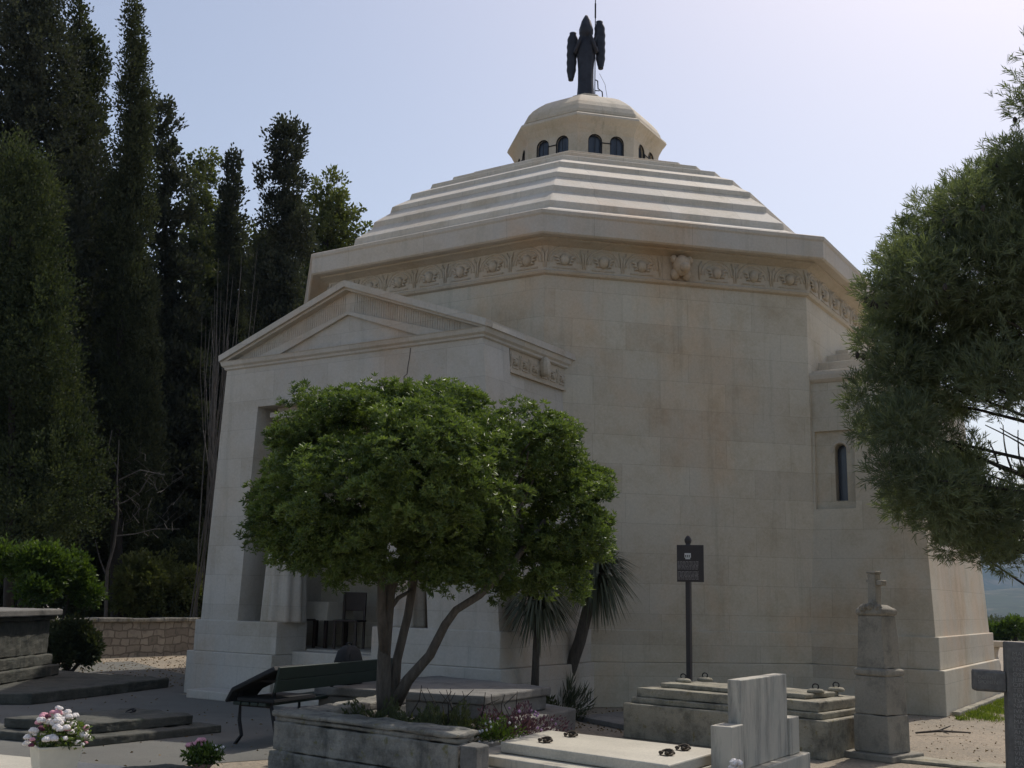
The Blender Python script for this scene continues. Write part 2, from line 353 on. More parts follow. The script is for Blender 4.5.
for cx in (-1.37,1.06):  # robed angel supports
    w=MB()
    fl=lambda t,z: 1+.10*math.cos(9*t)*(1 if z<3.4 else 0)
    w.lathe([(.34,P1),(.335,1.2),(.31,1.8),(.285,2.5),(.27,3.0),(.29,3.3),(.27,3.5),(.12,3.62),(.085,3.68),(.12,3.76),(.135,3.88),(.12,4.0),(.09,4.06)],(cx,-7.33),48,fn=fl)
    w.build('caryatid',M_PORCH,mau,smooth=True)
    w=MB(); w.lathe([(.09,4.05),(.12,4.1),(.17,4.25),(.27,4.38),(.30,4.40),(.30,4.42)],(cx,-7.33),24); w.box(cx-.31,cx+.31,-7.6,-7.06,4.42,4.50)
    w.build('capital',M_PORCH,mau)
# porch entablature and pediment
xt,yt=2.59,-7.755; o=.0964
def gab(mb,pts,y0,y1): return mb.loft([[(x,y0,z) for x,z in pts],[(x,y1,z) for x,z in pts]])
w=MB(); w.loft([[(-xt-e,yt-e,z),(xt+e,yt-e,z),(xt+e,-5.3,z),(-xt-e,-5.3,z)] for e,z in ((.0,5.252),(.03,5.27),(.035,5.30),(.07,5.33),(.085,5.385),(.098,5.40))]); w.build('porch_cornice',M_PORCH,mau)
X=xt+.115; za,zo=6.42,5.403
w=MB(); gab(w,[(-X,zo),(X,zo),(X,zo+.07),(0,za),(-X,zo+.07)],yt+.06,-5.0); w.build('pediment',M_PORCH,mau)
w=MB(); # raking cornice in two bands standing proud
def rake(mb,off0,off1,y0,y1,pl=X):
    for sg in (-1,1):
        sl=(za-zo-.07)/X
        pts=[(0,za-off0+.002*sg),(sg*pl,za-off0-sl*pl+.0),(sg*pl,max(za-off1-sl*pl,zo+.0015)),(0,za-off1)]
        if off1>.07:
            xe=min(pl,(za-off1-zo)/sl); pts=[(0,za-off0),(sg*pl,max(za-off0-sl*pl,zo+.0015)),(sg*xe,zo+.0015),(0,za-off1)]
        gab(mb,pts,y0,y1)
rake(w,-.03,.075,yt-.11,-5.0); rake(w,.075,.115,yt-.06,yt+.2)
w.build('raking_cornice',M_PORCH,mau)
w=MB(); rake(w,.45,.50,yt+.01,yt+.2,2.0)
for sg in (-1,1):                                   # flutes in the sunken band
    sl=(za-zo-.07)/X
    for i in range(46):
        x=.1+i*.045
        zt=za-.13-sl*x; zb=max(za-.43-sl*x,zo+.02)
        if zt-zb>.05: w.tube([(sg*x,yt+.058,zb),(sg*x,yt+.058,zt)],.009,4)
w.build('pediment_moulding',M_PORCH,mau)
for sg in (-1,1):
    n=Vector((sg,0,0)); t=Vector((0,1,0)); w=MB()
    w.box(min(sg*2.545,sg*2.57),max(sg*2.545,sg*2.57),-7.0,-5.3,4.93,5.25); w.box(min(sg*2.54,sg*2.60),max(sg*2.54,sg*2.60),-7.02,-5.3,4.89,4.93)
    for i in range(6): relief(w,(sg*2.57,-6.85+i*.28,5.09),t,n,.27,.26)
    w.ball((sg*2.64,-6.1,5.14),(.1,.09,.16),10,8,jit=.04); w.ball((sg*2.68,-6.1,5.05),(.07,.06,.07),8,6)
    w.build('porch_frieze',M_RELIEF,mau,bevel=0)
w=MB(); pts=[(1.29,5.24),(1.275,5.1),(1.25,4.98),(1.235,4.85),(1.18,4.82),(1.175,4.66)]
w.tube([(x,pf(z)[1]-.001,z) for x,z in pts],.0065,4); w.build('wall_crack',M_METAL,mau)
# ---- side chapels and apse (same form, built facing +X then turned)
def chapel(ang,win=True):
    T=Matrix.Rotation(ang,4,'Z'); wc,xc,bc=2.4029,7.4676,.0455
    def ring(z,e=0,xin=4.6):
        k=bc*(z-P1); return [T@Vector(q) for q in ((xin,-wc+k-e,z),(xc-k+e,-wc+k-e,z),(xc-k+e,wc-k+e,z),(xin,wc-k+e,z))]
    w=MB(); w.loft([ring(0),ring(5.30)]); cw=w.build('chapel_wall',M_STONE,mau)
    for z0,z1,e in ((0,P2,.129),(P2+.002,P1,.058)):
        w=MB(); r0=ring(P1,e,4.6); w.loft([[Vector((p.x,p.y,z)) for p in r0] for z in (z0,z1)]); w.build('chapel_plinth',M_STONE,mau,bevel=.012)
    w=MB(); w.loft([ring(5.302,.0),ring(5.32,.03),ring(5.36,.07),ring(5.43,.09),ring(5.47,.09)]); w.build('chapel_cornice',M_STONE2,mau)
    w=MB(); 
    for i,(yy,za_,zb_) in enumerate(((2.13,5.47,5.54),(1.75,5.54,5.76),(1.22,5.76,6.0),(.62,6.0,6.22))):
        xe=xc-.2-(2.2-yy)*.9
        w.loft([[T@Vector(q) for q in ((4.8,-yy,z),(xe,-yy,z),(xe,yy,z),(4.8,yy,z))] for z in (za_-.001*i,zb_)])
    w.build('chapel_roof',M_ROOF,mau,bevel=.012)
    if not win: return
    cs=[]
    for sg in (-1,1):
        Z=Vector((0,0,1)); n=T.to_3x3()@Vector((0,sg,0)); t=T.to_3x3()@Vector((1,0,0))
        c=MB(); c.loft([[n*d+t*u+Z*z for u,z in ((5.66,3.16),(6.32,3.16),(6.32,4.47),(5.66,4.47))] for d in (2.19,2.6)]); cs.append(c)
        pts,rg=arch(5.97,6.165,3.3,4.25,n,t,1.95,2.3); c=MB(); c.loft(rg); cs.append(c)
    cut(cw,cs)
    for sg in (-1,1):
        Z=Vector((0,0,1)); n=T.to_3x3()@Vector((0,sg,0)); t=T.to_3x3()@Vector((1,0,0))
        pts,rg=arch(5.95,6.185,3.25,4.26,n,t,1.98,2.0); g=MB(); g.loft(rg); g.build('chapel_window',M_GLASS,mau)
        f=MB(); q=[(6.0675+.125*math.cos(a),4.15+.125*math.sin(a)) for a in [math.pi*i/10 for i in range(11)]]
        f.tube([n*2.20+t*u+Z*z for u,z in [(6.21,4.1)]+q+[(5.925,4.1)]],.018,5); f.build('window_hood',M_STONE2,mau)
chapel(0); chapel(math.pi); chapel(math.pi/2,False)
# ---- angel statue
sg_=thing('angel_statue','dark bronze angel with folded raised wings standing on top of the dome','statue',(0,0,12.80))
def skin(name,J,E,rad,mat,parent,sub=2,flat=None):
    me=bpy.data.meshes.new(name); inv=parent.matrix_basis.inverted() if parent else Matrix()
    me.from_pydata([tuple(inv@Vector(j)) for j in J],E,[]); o=bpy.data.objects.new(name,me); COL.objects.link(o)
    m=o.modifiers.new('skin','SKIN'); m.use_smooth_shade=True
    for i,r in enumerate(rad): me.skin_vertices[0].data[i].radius=r if hasattr(r,'__len__') else (r,r)
    me.skin_vertices[0].data[0].use_root=True
    s=o.modifiers.new('sub','SUBSURF'); s.levels=sub; s.render_levels=sub
    bpy.context.view_layer.update(); dg=bpy.context.evaluated_depsgraph_get(); m2=bpy.data.meshes.new_from_object(o.evaluated_get(dg))
    o.modifiers.clear(); o.data=m2; m2.name=name
    for p in m2.polygons: p.use_smooth=True
    m2.materials.clear(); m2.materials.append(mat); o.parent=parent; return o
u_=Vector((math.cos(R(28)),math.sin(R(28)),0)); f_=Vector((math.sin(R(28)),-math.cos(R(28)),0)); b0=Vector((-.02,0,12.80))
def bp(u,f,z): return b0+u_*u*1.05+f_*f+Vector((0,0,z*1.06))
def ov(mb,secs,n=20,fold=0):
    rings=[]
    for (u,f,z,a,b) in secs:
        rings.append([bp(u+a*math.cos(t)*(1+fold*math.cos(8*t)),f+b*math.sin(t)*(1+fold*math.cos(8*t)),z) for t in [2*math.pi*k/n for k in range(n)]])
    return mb.loft(rings)
w=MB(); ov(w,[(0,0,0,.19,.17),(0,0,.05,.185,.165),(0,0,.35,.165,.14),(0,0,.7,.165,.13),(0,0,.95,.185,.14),(0,0,1.15,.215,.14),(0,0,1.29,.225,.13),(0,0,1.37,.17,.11),(0,0,1.42,.11,.08),(0,0,1.47,.13,.10),(0,0,1.55,.15,.14),(0,0,1.65,.15,.15),(0,0,1.74,.125,.125),(0,0,1.84,.10,.09),(0,0,1.92,.06,.06),(0,0,1.98,.025,.025)],40,.035)
w.build('body',M_BRONZE,sg_,smooth=True)
for s in (-1,1):
    skin('arm',[bp(s*.20,0,1.24),bp(s*.235,.08,1.05),bp(s*.16,.16,1.25),bp(s*.10,.16,1.45)],[(0,1),(1,2),(2,3)],[.065,.05,.04,.03],M_BRONZE,sg_)
    w=MB(); dz=.27 if s>0 else .01
    rings=[]
    for k in range(45):
        q=k/44; z=.47+dz*1+q*1.12; wd=(.115+.04*q)*(1+.05*math.sin(q*38))*max(.35,(1-abs(2*q-1)**5))**.5; u=s*(.325-.035*q)
        rings.append([bp(u+wd*math.cos(t)*.8*(1+.04*math.cos(6*t)),-.06+.06*math.sin(t),z) for t in [2*math.pi*i/14 for i in range(14)]])
    w.loft(rings)
    w.tube([bp(s*.12,-.06,1.2),bp(s*.27,-.07,1.3+dz)],[.06,.07],8)
    w.build('wing',M_BRONZE,sg_,smooth=True)
w=MB(); w.lathe([(.26,12.77),(.26,12.82),(.2,12.85)],(b0.x,b0.y),12); w.build('base_plate',M_BRONZE,sg_)
lr=thing('lightning_rod','thin iron lightning rod with looped cable behind the angel on the dome','lightning rod',(.16,.12,12.76))
w=MB(); w.tube([bp(.2,-.25,-.08),bp(.2,-.25,2.9)],.012,6); w.tube([bp(.2,-.25,2.05),bp(.2,-.25,2.4)],.02,6); w.build('rod',M_METAL,lr)
w=MB(); w.tube([bp(.22,-.2,.55),bp(.26,-.15,.5),bp(.27,-.1,.3),bp(.36,-.05,.2),bp(.38,0,-.1)],.014,6); w.tube([bp(.2,-.2,.3),bp(.30,-.15,.27)],.012,5)
w.tube([bp(.3,0,.6),bp(.42,0,.35),bp(.5,0,-.16)],.005,4); w.build('cable',M_METAL,lr)
# ================================================================= things in the porch
tb=thing('table','small table under a cream cloth in the shaded porch','table',(-1.45,-6.35,.745))
w=MB(); w.box(-1.83,-1.07,-6.65,-6.05,1.44,1.475); w.build('tabletop',M_WOOD,tb)
for x in (-1.78,-1.12):
    for y in (-6.6,-6.1): w=MB(); w.box(x-.025,x+.025,y-.025,y+.025,.747,1.44); w.build('leg',M_WOOD,tb)
w=MB(); rr=[]
for z,e in ((1.19,.05),(1.3,.03),(1.4,.02),(1.482,.012)):
    rr.append([(-1.45+(.38+e)*a+.012*math.sin(13*a+z*9),-6.35+(.30+e)*b+.012*math.sin(11*b),z) for a,b in [(math.cos(t)/max(abs(math.cos(t)),abs(math.sin(t))),math.sin(t)/max(abs(math.cos(t)),abs(math.sin(t)))) for t in [2*math.pi*k/48 for k in range(48)]]])
w.loft(rr,False); w.add(rr[-1],[tuple(range(48))]); tag(w.build('tablecloth',M_CLOTH),'cream cloth draped over the porch table','tablecloth')
def chair(x,y,rz,label):
    t=thing('chair',label,'chair',(x,y,.747),rz,'dark chairs in the porch')
    T=t.matrix_basis
    w=MB(); w.box(-.21,.21,-.2,.2,.43,.46,T); w.build('seat',M_WOOD,t,bevel=.01)
    w=MB(); w.box(-.2,.2,.17,.2,.6,.9,T); w.build('backrest',M_WOOD,t,bevel=.01)
    for a in (-.18,.18):
        for b in (-.17,.17): w=MB(); w.box(a-.018,a+.018,b-.018,b+.018,0,.43 if b<0 else .9,T); w.build('leg',M_WOOD,t)
chair(-.75,-6.45,.3,'dark wooden chair right of the cloth covered table in the porch'); chair(-1.5,-6.82,3.0,'dark wooden chair in front of the cloth covered table in the porch')
fv=thing('flower_vase','small pinkish vase of dried flowers on the right porch pedestal','vase',(1.0,-7.68,P1))
w=MB(); w.lathe([(.04,P1+.001),(.06,P1+.03),(.07,P1+.08),(.045,P1+.13),(.055,P1+.15)],(1.0,-7.66),14); w.build('vase',M_VASE,fv,smooth=True)
w=MB()
for i in range(22):
    a=random.uniform(0,6.28); r=random.uniform(0,.09); w.ball((1.0+r*math.cos(a),-7.66+r*math.sin(a),P1+.17+random.uniform(0,.12)),.022,6,5,jit=.2)
w.build('flower_heads',M_PINKF,fv)
# ================================================================= ground, paths, setting
def gz(x,y):
    r=math.hypot(x,y-0)
    if r<34: return 0
    k=min(1,(r-34)/90); return -14*k*k*(3-2*k)
mb=MB(); rings=[]
rad=[0,4,8,12,16,20,24,28,34,40,50,62,76,92,112,140,200,350,700,1500,3000,6000]
for r in rad[1:]: rings.append([(r*math.cos(t),r*math.sin(t),gz(r*math.cos(t),r*math.sin(t))) for t in [2*math.pi*k/72 for k in range(72)]])
mb.loft(rings,False); mb.add([(0,0,0)]+rings[0],[(0,i+1,(i+1)%72+1) for i in range(72)])
def groundmat():
    m,t,b=nt('stony_ground'); P=pos(t)
    c=mix(t,ramp(t,noise(t,P,.5,6,.6),.35,.65),(.36,.30,.225),(.27,.235,.18))
    vo=N(t,'ShaderNodeTexVoronoi',Scale=26.0); t.links.new(P,vo.inputs['Vector'])
    c=mix(t,.45,c,mix(t,1.0,c,ramp(t,vo.outputs['Distance'],.0,.6,(1.35,1.3,1.2,1),(.55,.53,.5,1)),'MULTIPLY'))
    c=mix(t,ramp(t,noise(t,P,7,6,.75),.55,.68),c,(.15,.12,.09))
    c=mix(t,ramp(t,noise(t,P,90,3,.7),.62,.7),c,(.50,.45,.38))
    t.links.new(c,b.inputs['Base Color']); b.inputs['Roughness'].default_value=.95
    bump(t,b,mix(t,.5,noise(t,P,60,6,.8),vo.outputs['Distance']),.7,.03); return m
g=mb.build('ground',groundmat(),smooth=True); tag(g,kind='structure')
M_PATH=weather('worn_asphalt',(.15,.147,.128),(.085,.083,.072),.35,1.4,None,.35,.9,False,60)
mb=MB(); pl=[(-11,-16),(-10,-3.2),(-5,-5.6),(-3.05,-6.6),(-2.9,-8.0),(1.8,-8.1),(2.0,-9.6),(2.9,-10.2),(3.2,-12),(2.6,-13.35),(-1,-14.0)]
mb.add([(x,y,.004) for x,y in pl],[tuple(range(len(pl)))]); tag(mb.build('path',M_PATH),kind='structure')
mb=MB(); pl=[(6.2,-8.95),(7.3,-9.3),(7.0,-6.9),(6.0,-6.0),(3.4,-5.3),(3.4,-5.9),(5.0,-6.8)]
# paving strip along the porch, kerb with grass by the chapel
kb=MB(); kb.box(7.62,7.74,-2.3,2.4,0,.07); tag(kb.build('stone_kerb',M_OLD2,bevel=.015),'low stone kerb between the chapel plinth and the grass','kerb')
ps=MB(); ps.box(8.05,9.9,-8.02,-7.62,0,.035); tag(ps.build('paving_slab',M_OLD2,bevel=.01),'pale stone paving strip on the gravel behind the black cross','paving slab')
n=9000; gx=7.78+np.abs(RNG.normal(size=n))*.28; gy=RNG.uniform(-2.9,2.6,n); keep=(gx<8.7)&(np.sin(gy*5+gx*7)+RNG.normal(size=n)*.6>-.3); gx=gx[keep]; gy=gy[keep]; n=len(gx)
P=np.stack([gx,gy,np.zeros(n)],1); D=RNG.normal(size=(n,3))*.5+np.array([0,0,1]); V=leaves(P,D,RNG.uniform(.03,.09,n),.012); tag(soup('grass',V,M_GRASS,None,RNG.random(n)),kind='stuff')
# stones and leaf litter as stuff
def litter(name,xr,yr,n,mat,sz):
    P=np.stack([RNG.uniform(*xr,n),RNG.uniform(*yr,n),np.full(n,.006)],1); D=RNG.normal(size=(n,3))*np.array([1,1,.15]); 
    V=leaves(P,D,RNG.uniform(sz*.5,sz,n),sz*.5); tag(soup(name,V,mat,None,RNG.random(n)),kind='stuff')
M_LIT=leafm('dry_leaf',(.12,.08,.04),(.24,.17,.09),.1,.8,.1)
litter('leaf_litter',(7.2,10),(-8,-1.5),500,M_LIT,.04); litter('leaf_litter',(3.2,7.2),(-7.8,-3.2),1500,M_LIT,.05); litter('leaf_litter',(-11,-4),(-9,0),2500,M_LIT,.06); litter('leaf_litter',(-3.5,3.4),(-14.2,-8.6),260,M_LIT,.05)
tw=MB(); tw.tube([(7.75,-5.3,.03),(8.0,-5.15,.06),(8.35,-4.95,.05)],[.012,.016,.008],6); tw.tube([(8.0,-5.15,.06),(8.12,-5.0,.12)],[.012,.006],5); tw.tube([(8.02,-5.14,.06),(8.15,-5.3,.05)],[.01,.005],5)
tag(tw.build('fallen_twig',M_BARKD),'dark broken twig lying on the sunny gravel right of the pillar','twig')
# ================================================================= foreground graves
def ring_handle(mb,x,y,z,r=.05,M=None):
    mb.tube([(x+r*math.cos(t),y+r*math.sin(t),z+.018+.02*math.sin(t)) for t in [2*math.pi*k/12 for k in range(13)]],.009,6)
    mb.ball((x,y+r,z+.02),(.028,.022,.02),8,6)
# cream slab grave
gs=thing('grave','low grave with cream marble slab and small dark ring handles beside the grey headstone','grave',(7,-12,0))
A=[(6.07,-12.48),(5.95,-11.51),(7.69,-11.70),(7.69,-12.75)]
def grow(pl,e):
    c=(sum(x for x,_ in pl)/len(pl),sum(y for _,y in pl)/len(pl)); return [(x+math.copysign(e,x-c[0]),y+math.copysign(e,y-c[1])) for x,y in pl]
w=MB(); w.prism([(5.70,-12.75),(5.66,-11.30),(7.71,-11.45),(7.71,-13.1)][::-1],0,.28); w.build('kerb_base',M_MGREY,gs,bevel=.015)
w=MB(); w.prism([(5.83,-12.64),(5.76,-11.40),(7.70,-11.55),(7.70,-12.95)][::-1],.282,.362); w.build('base_slab',M_MGREY,gs,bevel=.012)
w=MB(); w.prism(A[::-1],.366,.45); w.build('slab',M_MARBLE,gs,bevel=.012)
for x,y in ((6.38,-12.28),(6.35,-11.8),(7.47,-12.30),(7.45,-11.95)):
    w=MB(); ring_handle(w,x,y,.45); 
    for k in range(4): a=k*1.57+.4; w.ball((x+.045*math.cos(a),y+.045*math.sin(a),.47),(.022,.014,.014),6,5)
    w.build('ring_handle',M_BRASS,gs,smooth=True)
# headstone
hs=thing('headstone','veined grey marble headstone with stepped shoulders at the end of the cream slab','headstone',(7.86,-11.35,.3))
w=MB(); w.box(7.80,7.91,-11.88,-10.77,.332,1.01); w.build('tablet',M_MGREY,hs,bevel=.008)
w=MB(); w.box(7.76,7.93,-12.14,-11.882,.332,.68); w.build('shoulder',M_MGREY,hs,bevel=.008)
w=MB(); w.box(7.76,7.93,-10.768,-10.52,.332,.64); w.build('shoulder',M_MGREY,hs,bevel=.008)
w=MB(); w.box(7.73,7.99,-12.24,-10.42,.0,.33); w.build('foot_block',M_MGREY,hs,bevel=.01)
w=MB(); rc=at(736,768,8.1)
for k in range(9): w.ball(rc+Vector((random.uniform(-.03,.03),random.uniform(-.03,.03),random.uniform(-.03,.04))),.028,7,5,jit=.2)
w.build('rosette',M_WHITEF,hs)
# tomb 2 : lichen-covered stepped tomb
t2=thing('stepped_tomb','long stepped limestone tomb with yellow lichen standing below the information sign','tomb',(6.3,-7.8,0))
B=[(5.0,-8.1),(7.55,-8.42),(7.72,-7.05),(5.17,-6.75)]
def lerp_poly(pl,e):  # shrink by e metres
    c=(sum(x for x,_ in pl)/4,sum(y for _,y in pl)/4); return [(x-math.copysign(e,x-c[0]),y-math.copysign(e,y-c[1])) for x,y in pl]
for e,z0,z1,nm in ((0,0,.40,'base_course'),(.07,.403,.47,'lower_step'),(.12,.473,.58,'cover_slab'),(.33,.583,.635,'upper_slab')):
    w=MB(); w.prism(lerp_poly(B,e),z0,z1); w.build(nm,M_OLD2,t2,bevel=.014)
for x,y in ((5.5,-7.45),(5.62,-7.05),(7.25,-7.8),(7.35,-7.35)):
    w=MB(); w.lathe([(.09,.636),(.10,.65),(.08,.675),(.03,.685)],(x,y),14); w.build('boss',M_OLD2,t2,smooth=True)
    w=MB(); w.tube([(x+.035*math.cos(t),y,.705+.03*math.sin(t)) for t in [2*math.pi*k/12 for k in range(13)]],.008,6); w.build('ring_handle',M_METAL,t2)
# obelisk pillar
ob=thing('grave_pillar','tall limestone grave pillar with carved cap and small broken stone cross','grave pillar',(7.95,-7.78,0),R(-18))
T=ob.matrix_basis
def sq(mb,prof): mb.loft([[T@Vector((sx*a*.93,sy*b_*.93,z)) for sx,sy in ((-1,-1),(1,-1),(1,1),(-1,1))] for a,b_,z in prof]); return mb
for nm,pr in (('base_step',[(.33,.33,0),(.33,.33,.07)]),('plinth_block',[(.228,.228,.071),(.222,.222,.46)]),('die_block',[(.215,.215,.462),(.20,.20,.86)]),('moulding',[(.20,.20,.861),(.212,.212,.885),(.212,.212,.925),(.185,.185,.945)]),('shaft',[(.18,.18,.946),(.155,.155,1.50)]),('cap',[(.158,.158,1.501),(.178,.178,1.525),(.17,.17,1.575),(.10,.10,1.62)])):
    w=MB(); sq(w,pr); w.build(nm,M_OBEL,ob,bevel=.012)
w=MB()
for i in range(14): w.ball(T@Vector((random.uniform(-.14,.12),random.uniform(-.17,-.08),1.59+random.uniform(-.03,.04))),random.uniform(.025,.045),7,5,jit=.15)
w.build('carved_wreath',M_OBEL,ob)
T3=Matrix.Translation(Vector((7.93,-7.76,0)))@Matrix.Rotation(R(-18),4,'Z')
w=MB(); w.box(-.05,.05,-.055,.055,1.62,1.955,T3); w.box(-.06,.06,-.062,.062,1.955,1.985,T3); w.box(-.09,-.049,-.03,.03,1.86,1.90,T3); w.box(.051,.13,-.045,.045,1.83,1.885,T3)
w.build('cross',M_OBEL,ob,bevel=.008)
# planter tomb with the tree
pt=thing('planter_tomb','old raised tomb turned into a stone planter round the small tree','planter',(4.7,-12,0))
C4=[(3.75,-12.75),(6.02,-13.0),(5.98,-12.62),(3.72,-12.37)]; CL=[(3.3,-10.6),(3.65,-10.6),(4.06,-12.41),(3.72,-12.37)]
w=MB(); w.prism(lerp_poly(C4,.0),0,.21); w.prism(CL,0,.209); w.build('base_course',M_OLD,pt,bevel=.015)
w=MB(); w.prism(lerp_poly(C4,.02),.213,.46); w.prism(CL,.213,.459); w.build('wall',M_OLD,pt,bevel=.012)
w=MB(); w.prism(lerp_poly(C4,-.035),.462,.505); w.prism(lerp_poly(C4,-.01),.507,.55); w.prism(CL,.462,.54); w.build('rim',M_OLD,pt,bevel=.018)
w=MB(); w.box(3.9,5.0,-12.36,-10.4,.05,.30); w.box(5.0,5.27,-12.5,-10.2,.05,.295); w.build('soil',plain('dark_soil',(.045,.035,.025),.95,0,.4,20,.8),pt)
w=MB(); w.prism([(6.03,-13.0),(6.2,-13.02),(6.19,-12.82),(6.02,-12.8)],0,.47); w.build('end_block',M_TOMBP,pt,bevel=.012)
w=MB(); w.prism([(5.28,-12.6),(5.42,-12.6),(5.36,-10.25),(5.24,-10.25)],0,.30); w.build('side_kerb',M_TOMBP,pt,bevel=.012)
w=MB(); w.prism([(3.3,-10.59),(5.235,-10.24),(5.235,-10.12),(3.3,-10.45)],0,.30); w.build('back_kerb',M_TOMBP,pt,bevel=.012)
def plant(name,label,cat,c,rad,n,mat,ln,wd,up=.6,tint=None,flowers=None,group=None,flower_mat=None,fr=.02,z0=0):
    t=thing(name,label,cat,c,0,group); c=np.array(c)
    u=unit(RNG.normal(size=(n,3))); u[:,2]=np.abs(u[:,2]); r=RNG.random(n)**.5
    P=c+u*np.array(rad)*r[:,None]*(1+.35*np.sin(u[:,:1]*7+u[:,1:2]*5)); D=u+np.array([0,0,up])+RNG.normal(size=(n,3))*.5
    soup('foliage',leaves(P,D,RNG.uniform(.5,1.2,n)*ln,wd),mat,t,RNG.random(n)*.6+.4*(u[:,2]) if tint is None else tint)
    w=MB()
    for k in range(7):
        a=random.uniform(0,6.28); w.tube([(c[0],c[1],c[2]),(c[0]+rad[0]*.4*math.cos(a),c[1]+rad[1]*.4*math.sin(a),c[2]+rad[2]*.6)],[.008,.004],5)
    w.build('stem',M_BARKD,t)
    if flowers:
        for k in range(flowers):
            w=MB(); d=unit(RNG.normal(size=3)); d[2]=abs(d[2]); w.ball(tuple(c+d*np.array(rad)*1.02),fr,7,5,jit=.25); w.build('flower_head',flower_mat,t)
    return t
plant('bed_plant','mound of dark green plants in the planter just right of the tree trunk','plant',(4.75,-11.3,.3),(.4,.45,.22),1500,M_LDARK,.06,.022)
plant('bed_plant','purple leaved plants with pale lilac flowers at the right end of the planter','plant',(5.12,-10.75,.28),(.42,.5,.24),2200,M_LPUR,.045,.014,flowers=26,flower_mat=M_PURF,fr=.013)
plant('bed_plant','yellow green plant with small white flowers at the right edge of the planter','plant',(5.28,-11.3,.28),(.2,.25,.2),800,M_LBUSH,.045,.016,flowers=14,flower_mat=M_WHITEF,fr=.012)
plant('planter_plant','dark green ground plants round the tree trunk in the planter','plant',(4.2,-11.7,.29),(.45,.45,.26),1700,M_LDARK,.06,.022)
plant('planter_plant','leafy tuft at the right end of the planter soil behind the rim','plant',(5.0,-12.1,.29),(.4,.3,.27),1300,M_LDARK,.06,.022)
ds=MB()
for k in range(16):
    x=random.uniform(4.1,5.2); y=random.uniform(-11.6,-10.5); p=[(x,y,.28)]; 
    for q in range(3): x+=random.uniform(-.15,.15); y+=random.uniform(-.1,.1); p.append((x,y,.42+.13*q+random.uniform(-.05,.05)))
    ds.tube(p,[.008,.007,.006,.003],5)
tag(ds.build('dead_weed',M_BARKD),'tangle of dry bare stems rising from the right half of the planter','dead plant')
# tomb beside the porch
tp=thing('flat_tomb','grey two tier flat tomb lying in front of the porch right of the tree','tomb',(3,-8.8,0))
D4=[(3.15,-10.3),(4.25,-9.6),(4.12,-8.45),(3.1,-7.85),(1.9,-8.2),(2.0,-10.2)]
D4=[(2.2,-10.4),(4.25,-10.0),(4.12,-8.42),(2.1,-7.9)]
w=MB(); w.prism([(1.7,-10.5),(4.55,-10.2),(4.3,-8.0),(3.5,-7.6),(1.9,-7.95)],0,.28); w.build('base',M_TOMBP,tp,bevel=.02)
w=MB(); w.prism(D4,.283,.45); w.build('body',M_TOMBP,tp,bevel=.02)
w=MB(); w.prism(grow(D4,.04),.452,.55); w.build('cover_slab',M_TOMBP,tp,bevel=.02)
cs_=MB(); cs_.prism([(3.7,-6.9),(5.0,-7.6),(5.1,-6.2),(4.0,-5.6)],0,.07); tag(cs_.build('ground_slab',M_TOMBP,bevel=.01),'low grey slab set in the gravel left of the stepped tomb','slab')
# bench and backpack
bn=thing('bench','long dark green park bench seen from behind, beside the planter','bench',(2.4,-10.6,0),0)
bd_=Vector((-.16,1,0)).normalized(); bs_=Vector((-1,-.16,0)).normalized(); b_o=Vector((2.62,-11.55,0)); BL=2.45
Tb=Matrix(((bd_.x,bs_.x,0,b_o.x),(bd_.y,bs_.y,0,b_o.y),(0,0,1,0),(0,0,0,1)))
def bx(mb,*a): return mb.box(*a,Tb)
w=MB(); Tk=Tb@Matrix.Translation((0,.0,.60))@Matrix.Rotation(R(10),4,'X'); w.box(0,BL,-.015,.015,-.03,.10,Tk); w.box(0,BL,-.015,.015,.104,.235,Tk); w.build('backrest',M_GREEN,bn,bevel=.006)
w=MB()
for i in range(4): bx(w,.0,BL,.10+i*.11,.10+i*.11+.095,.42,.455)
w.build('seat',M_GREEN,bn,bevel=.006)
for x in (.1,BL/2,BL-.1):
    w=MB(); w.tube([Tb@Vector(p) for p in ((x,.02,.82),(x,.06,.6),(x,.1,.42),(x,.04,.2),(x,-.04,0))],.02,6); w.build('leg',M_METAL,bn)
    w=MB(); w.tube([Tb@Vector(p) for p in ((x,.1,.415),(x,.5,.415),(x,.50,.25),(x,.46,.1),(x,.54,.0))],.02,6); w.build('leg',M_METAL,bn)
for x in (.1,BL-.1):
    w=MB(); w.tube([Tb@Vector(p) for p in ((x,.05,.68),(x,.25,.68),(x,.5,.62),(x,.52,.42))],.022,6); w.build('armrest',M_METAL,bn)
cv=MB(); cv.loft([[Tb@Vector(p) for p in ((-.03,-.02,.80),(.0,.03,.84),(.55,.03,.84),(.55,-.03,.80))],[Tb@Vector(p) for p in ((-.05,.50,.56),(-.05,.52,.60),(.5,.52,.60),(.5,.50,.56))],[Tb@Vector(p) for p in ((-.05,.58,.44),(-.05,.6,.46),(.45,.6,.46),(.45,.58,.44))]])
cv.box(.0,.8,.0,.48,.458,.50,Tb)
tag(cv.build('jacket',M_BAG,bevel=.01),'dark jacket laid over the left end of the green bench','jacket')
bk=thing('backpack','black backpack standing on the green bench behind the tree trunk','backpack',(2.35,-9.9,.46))
w=MB(); rr=[]
for z,a,b in ((.457,.15,.09),(.5,.19,.12),(.65,.19,.13),(.82,.185,.12),(.94,.15,.09),(1.0,.07,.05)):
    rr.append([Tb@Vector((1.72+a*1.15*math.copysign(abs(math.cos(t))**.6,math.cos(t)),.16+b*math.copysign(abs(math.sin(t))**.6,math.sin(t)),z)) for t in [2*math.pi*k/20 for k in range(20)]])
w.loft(rr); w.build('body',M_BAG,bk,smooth=True)
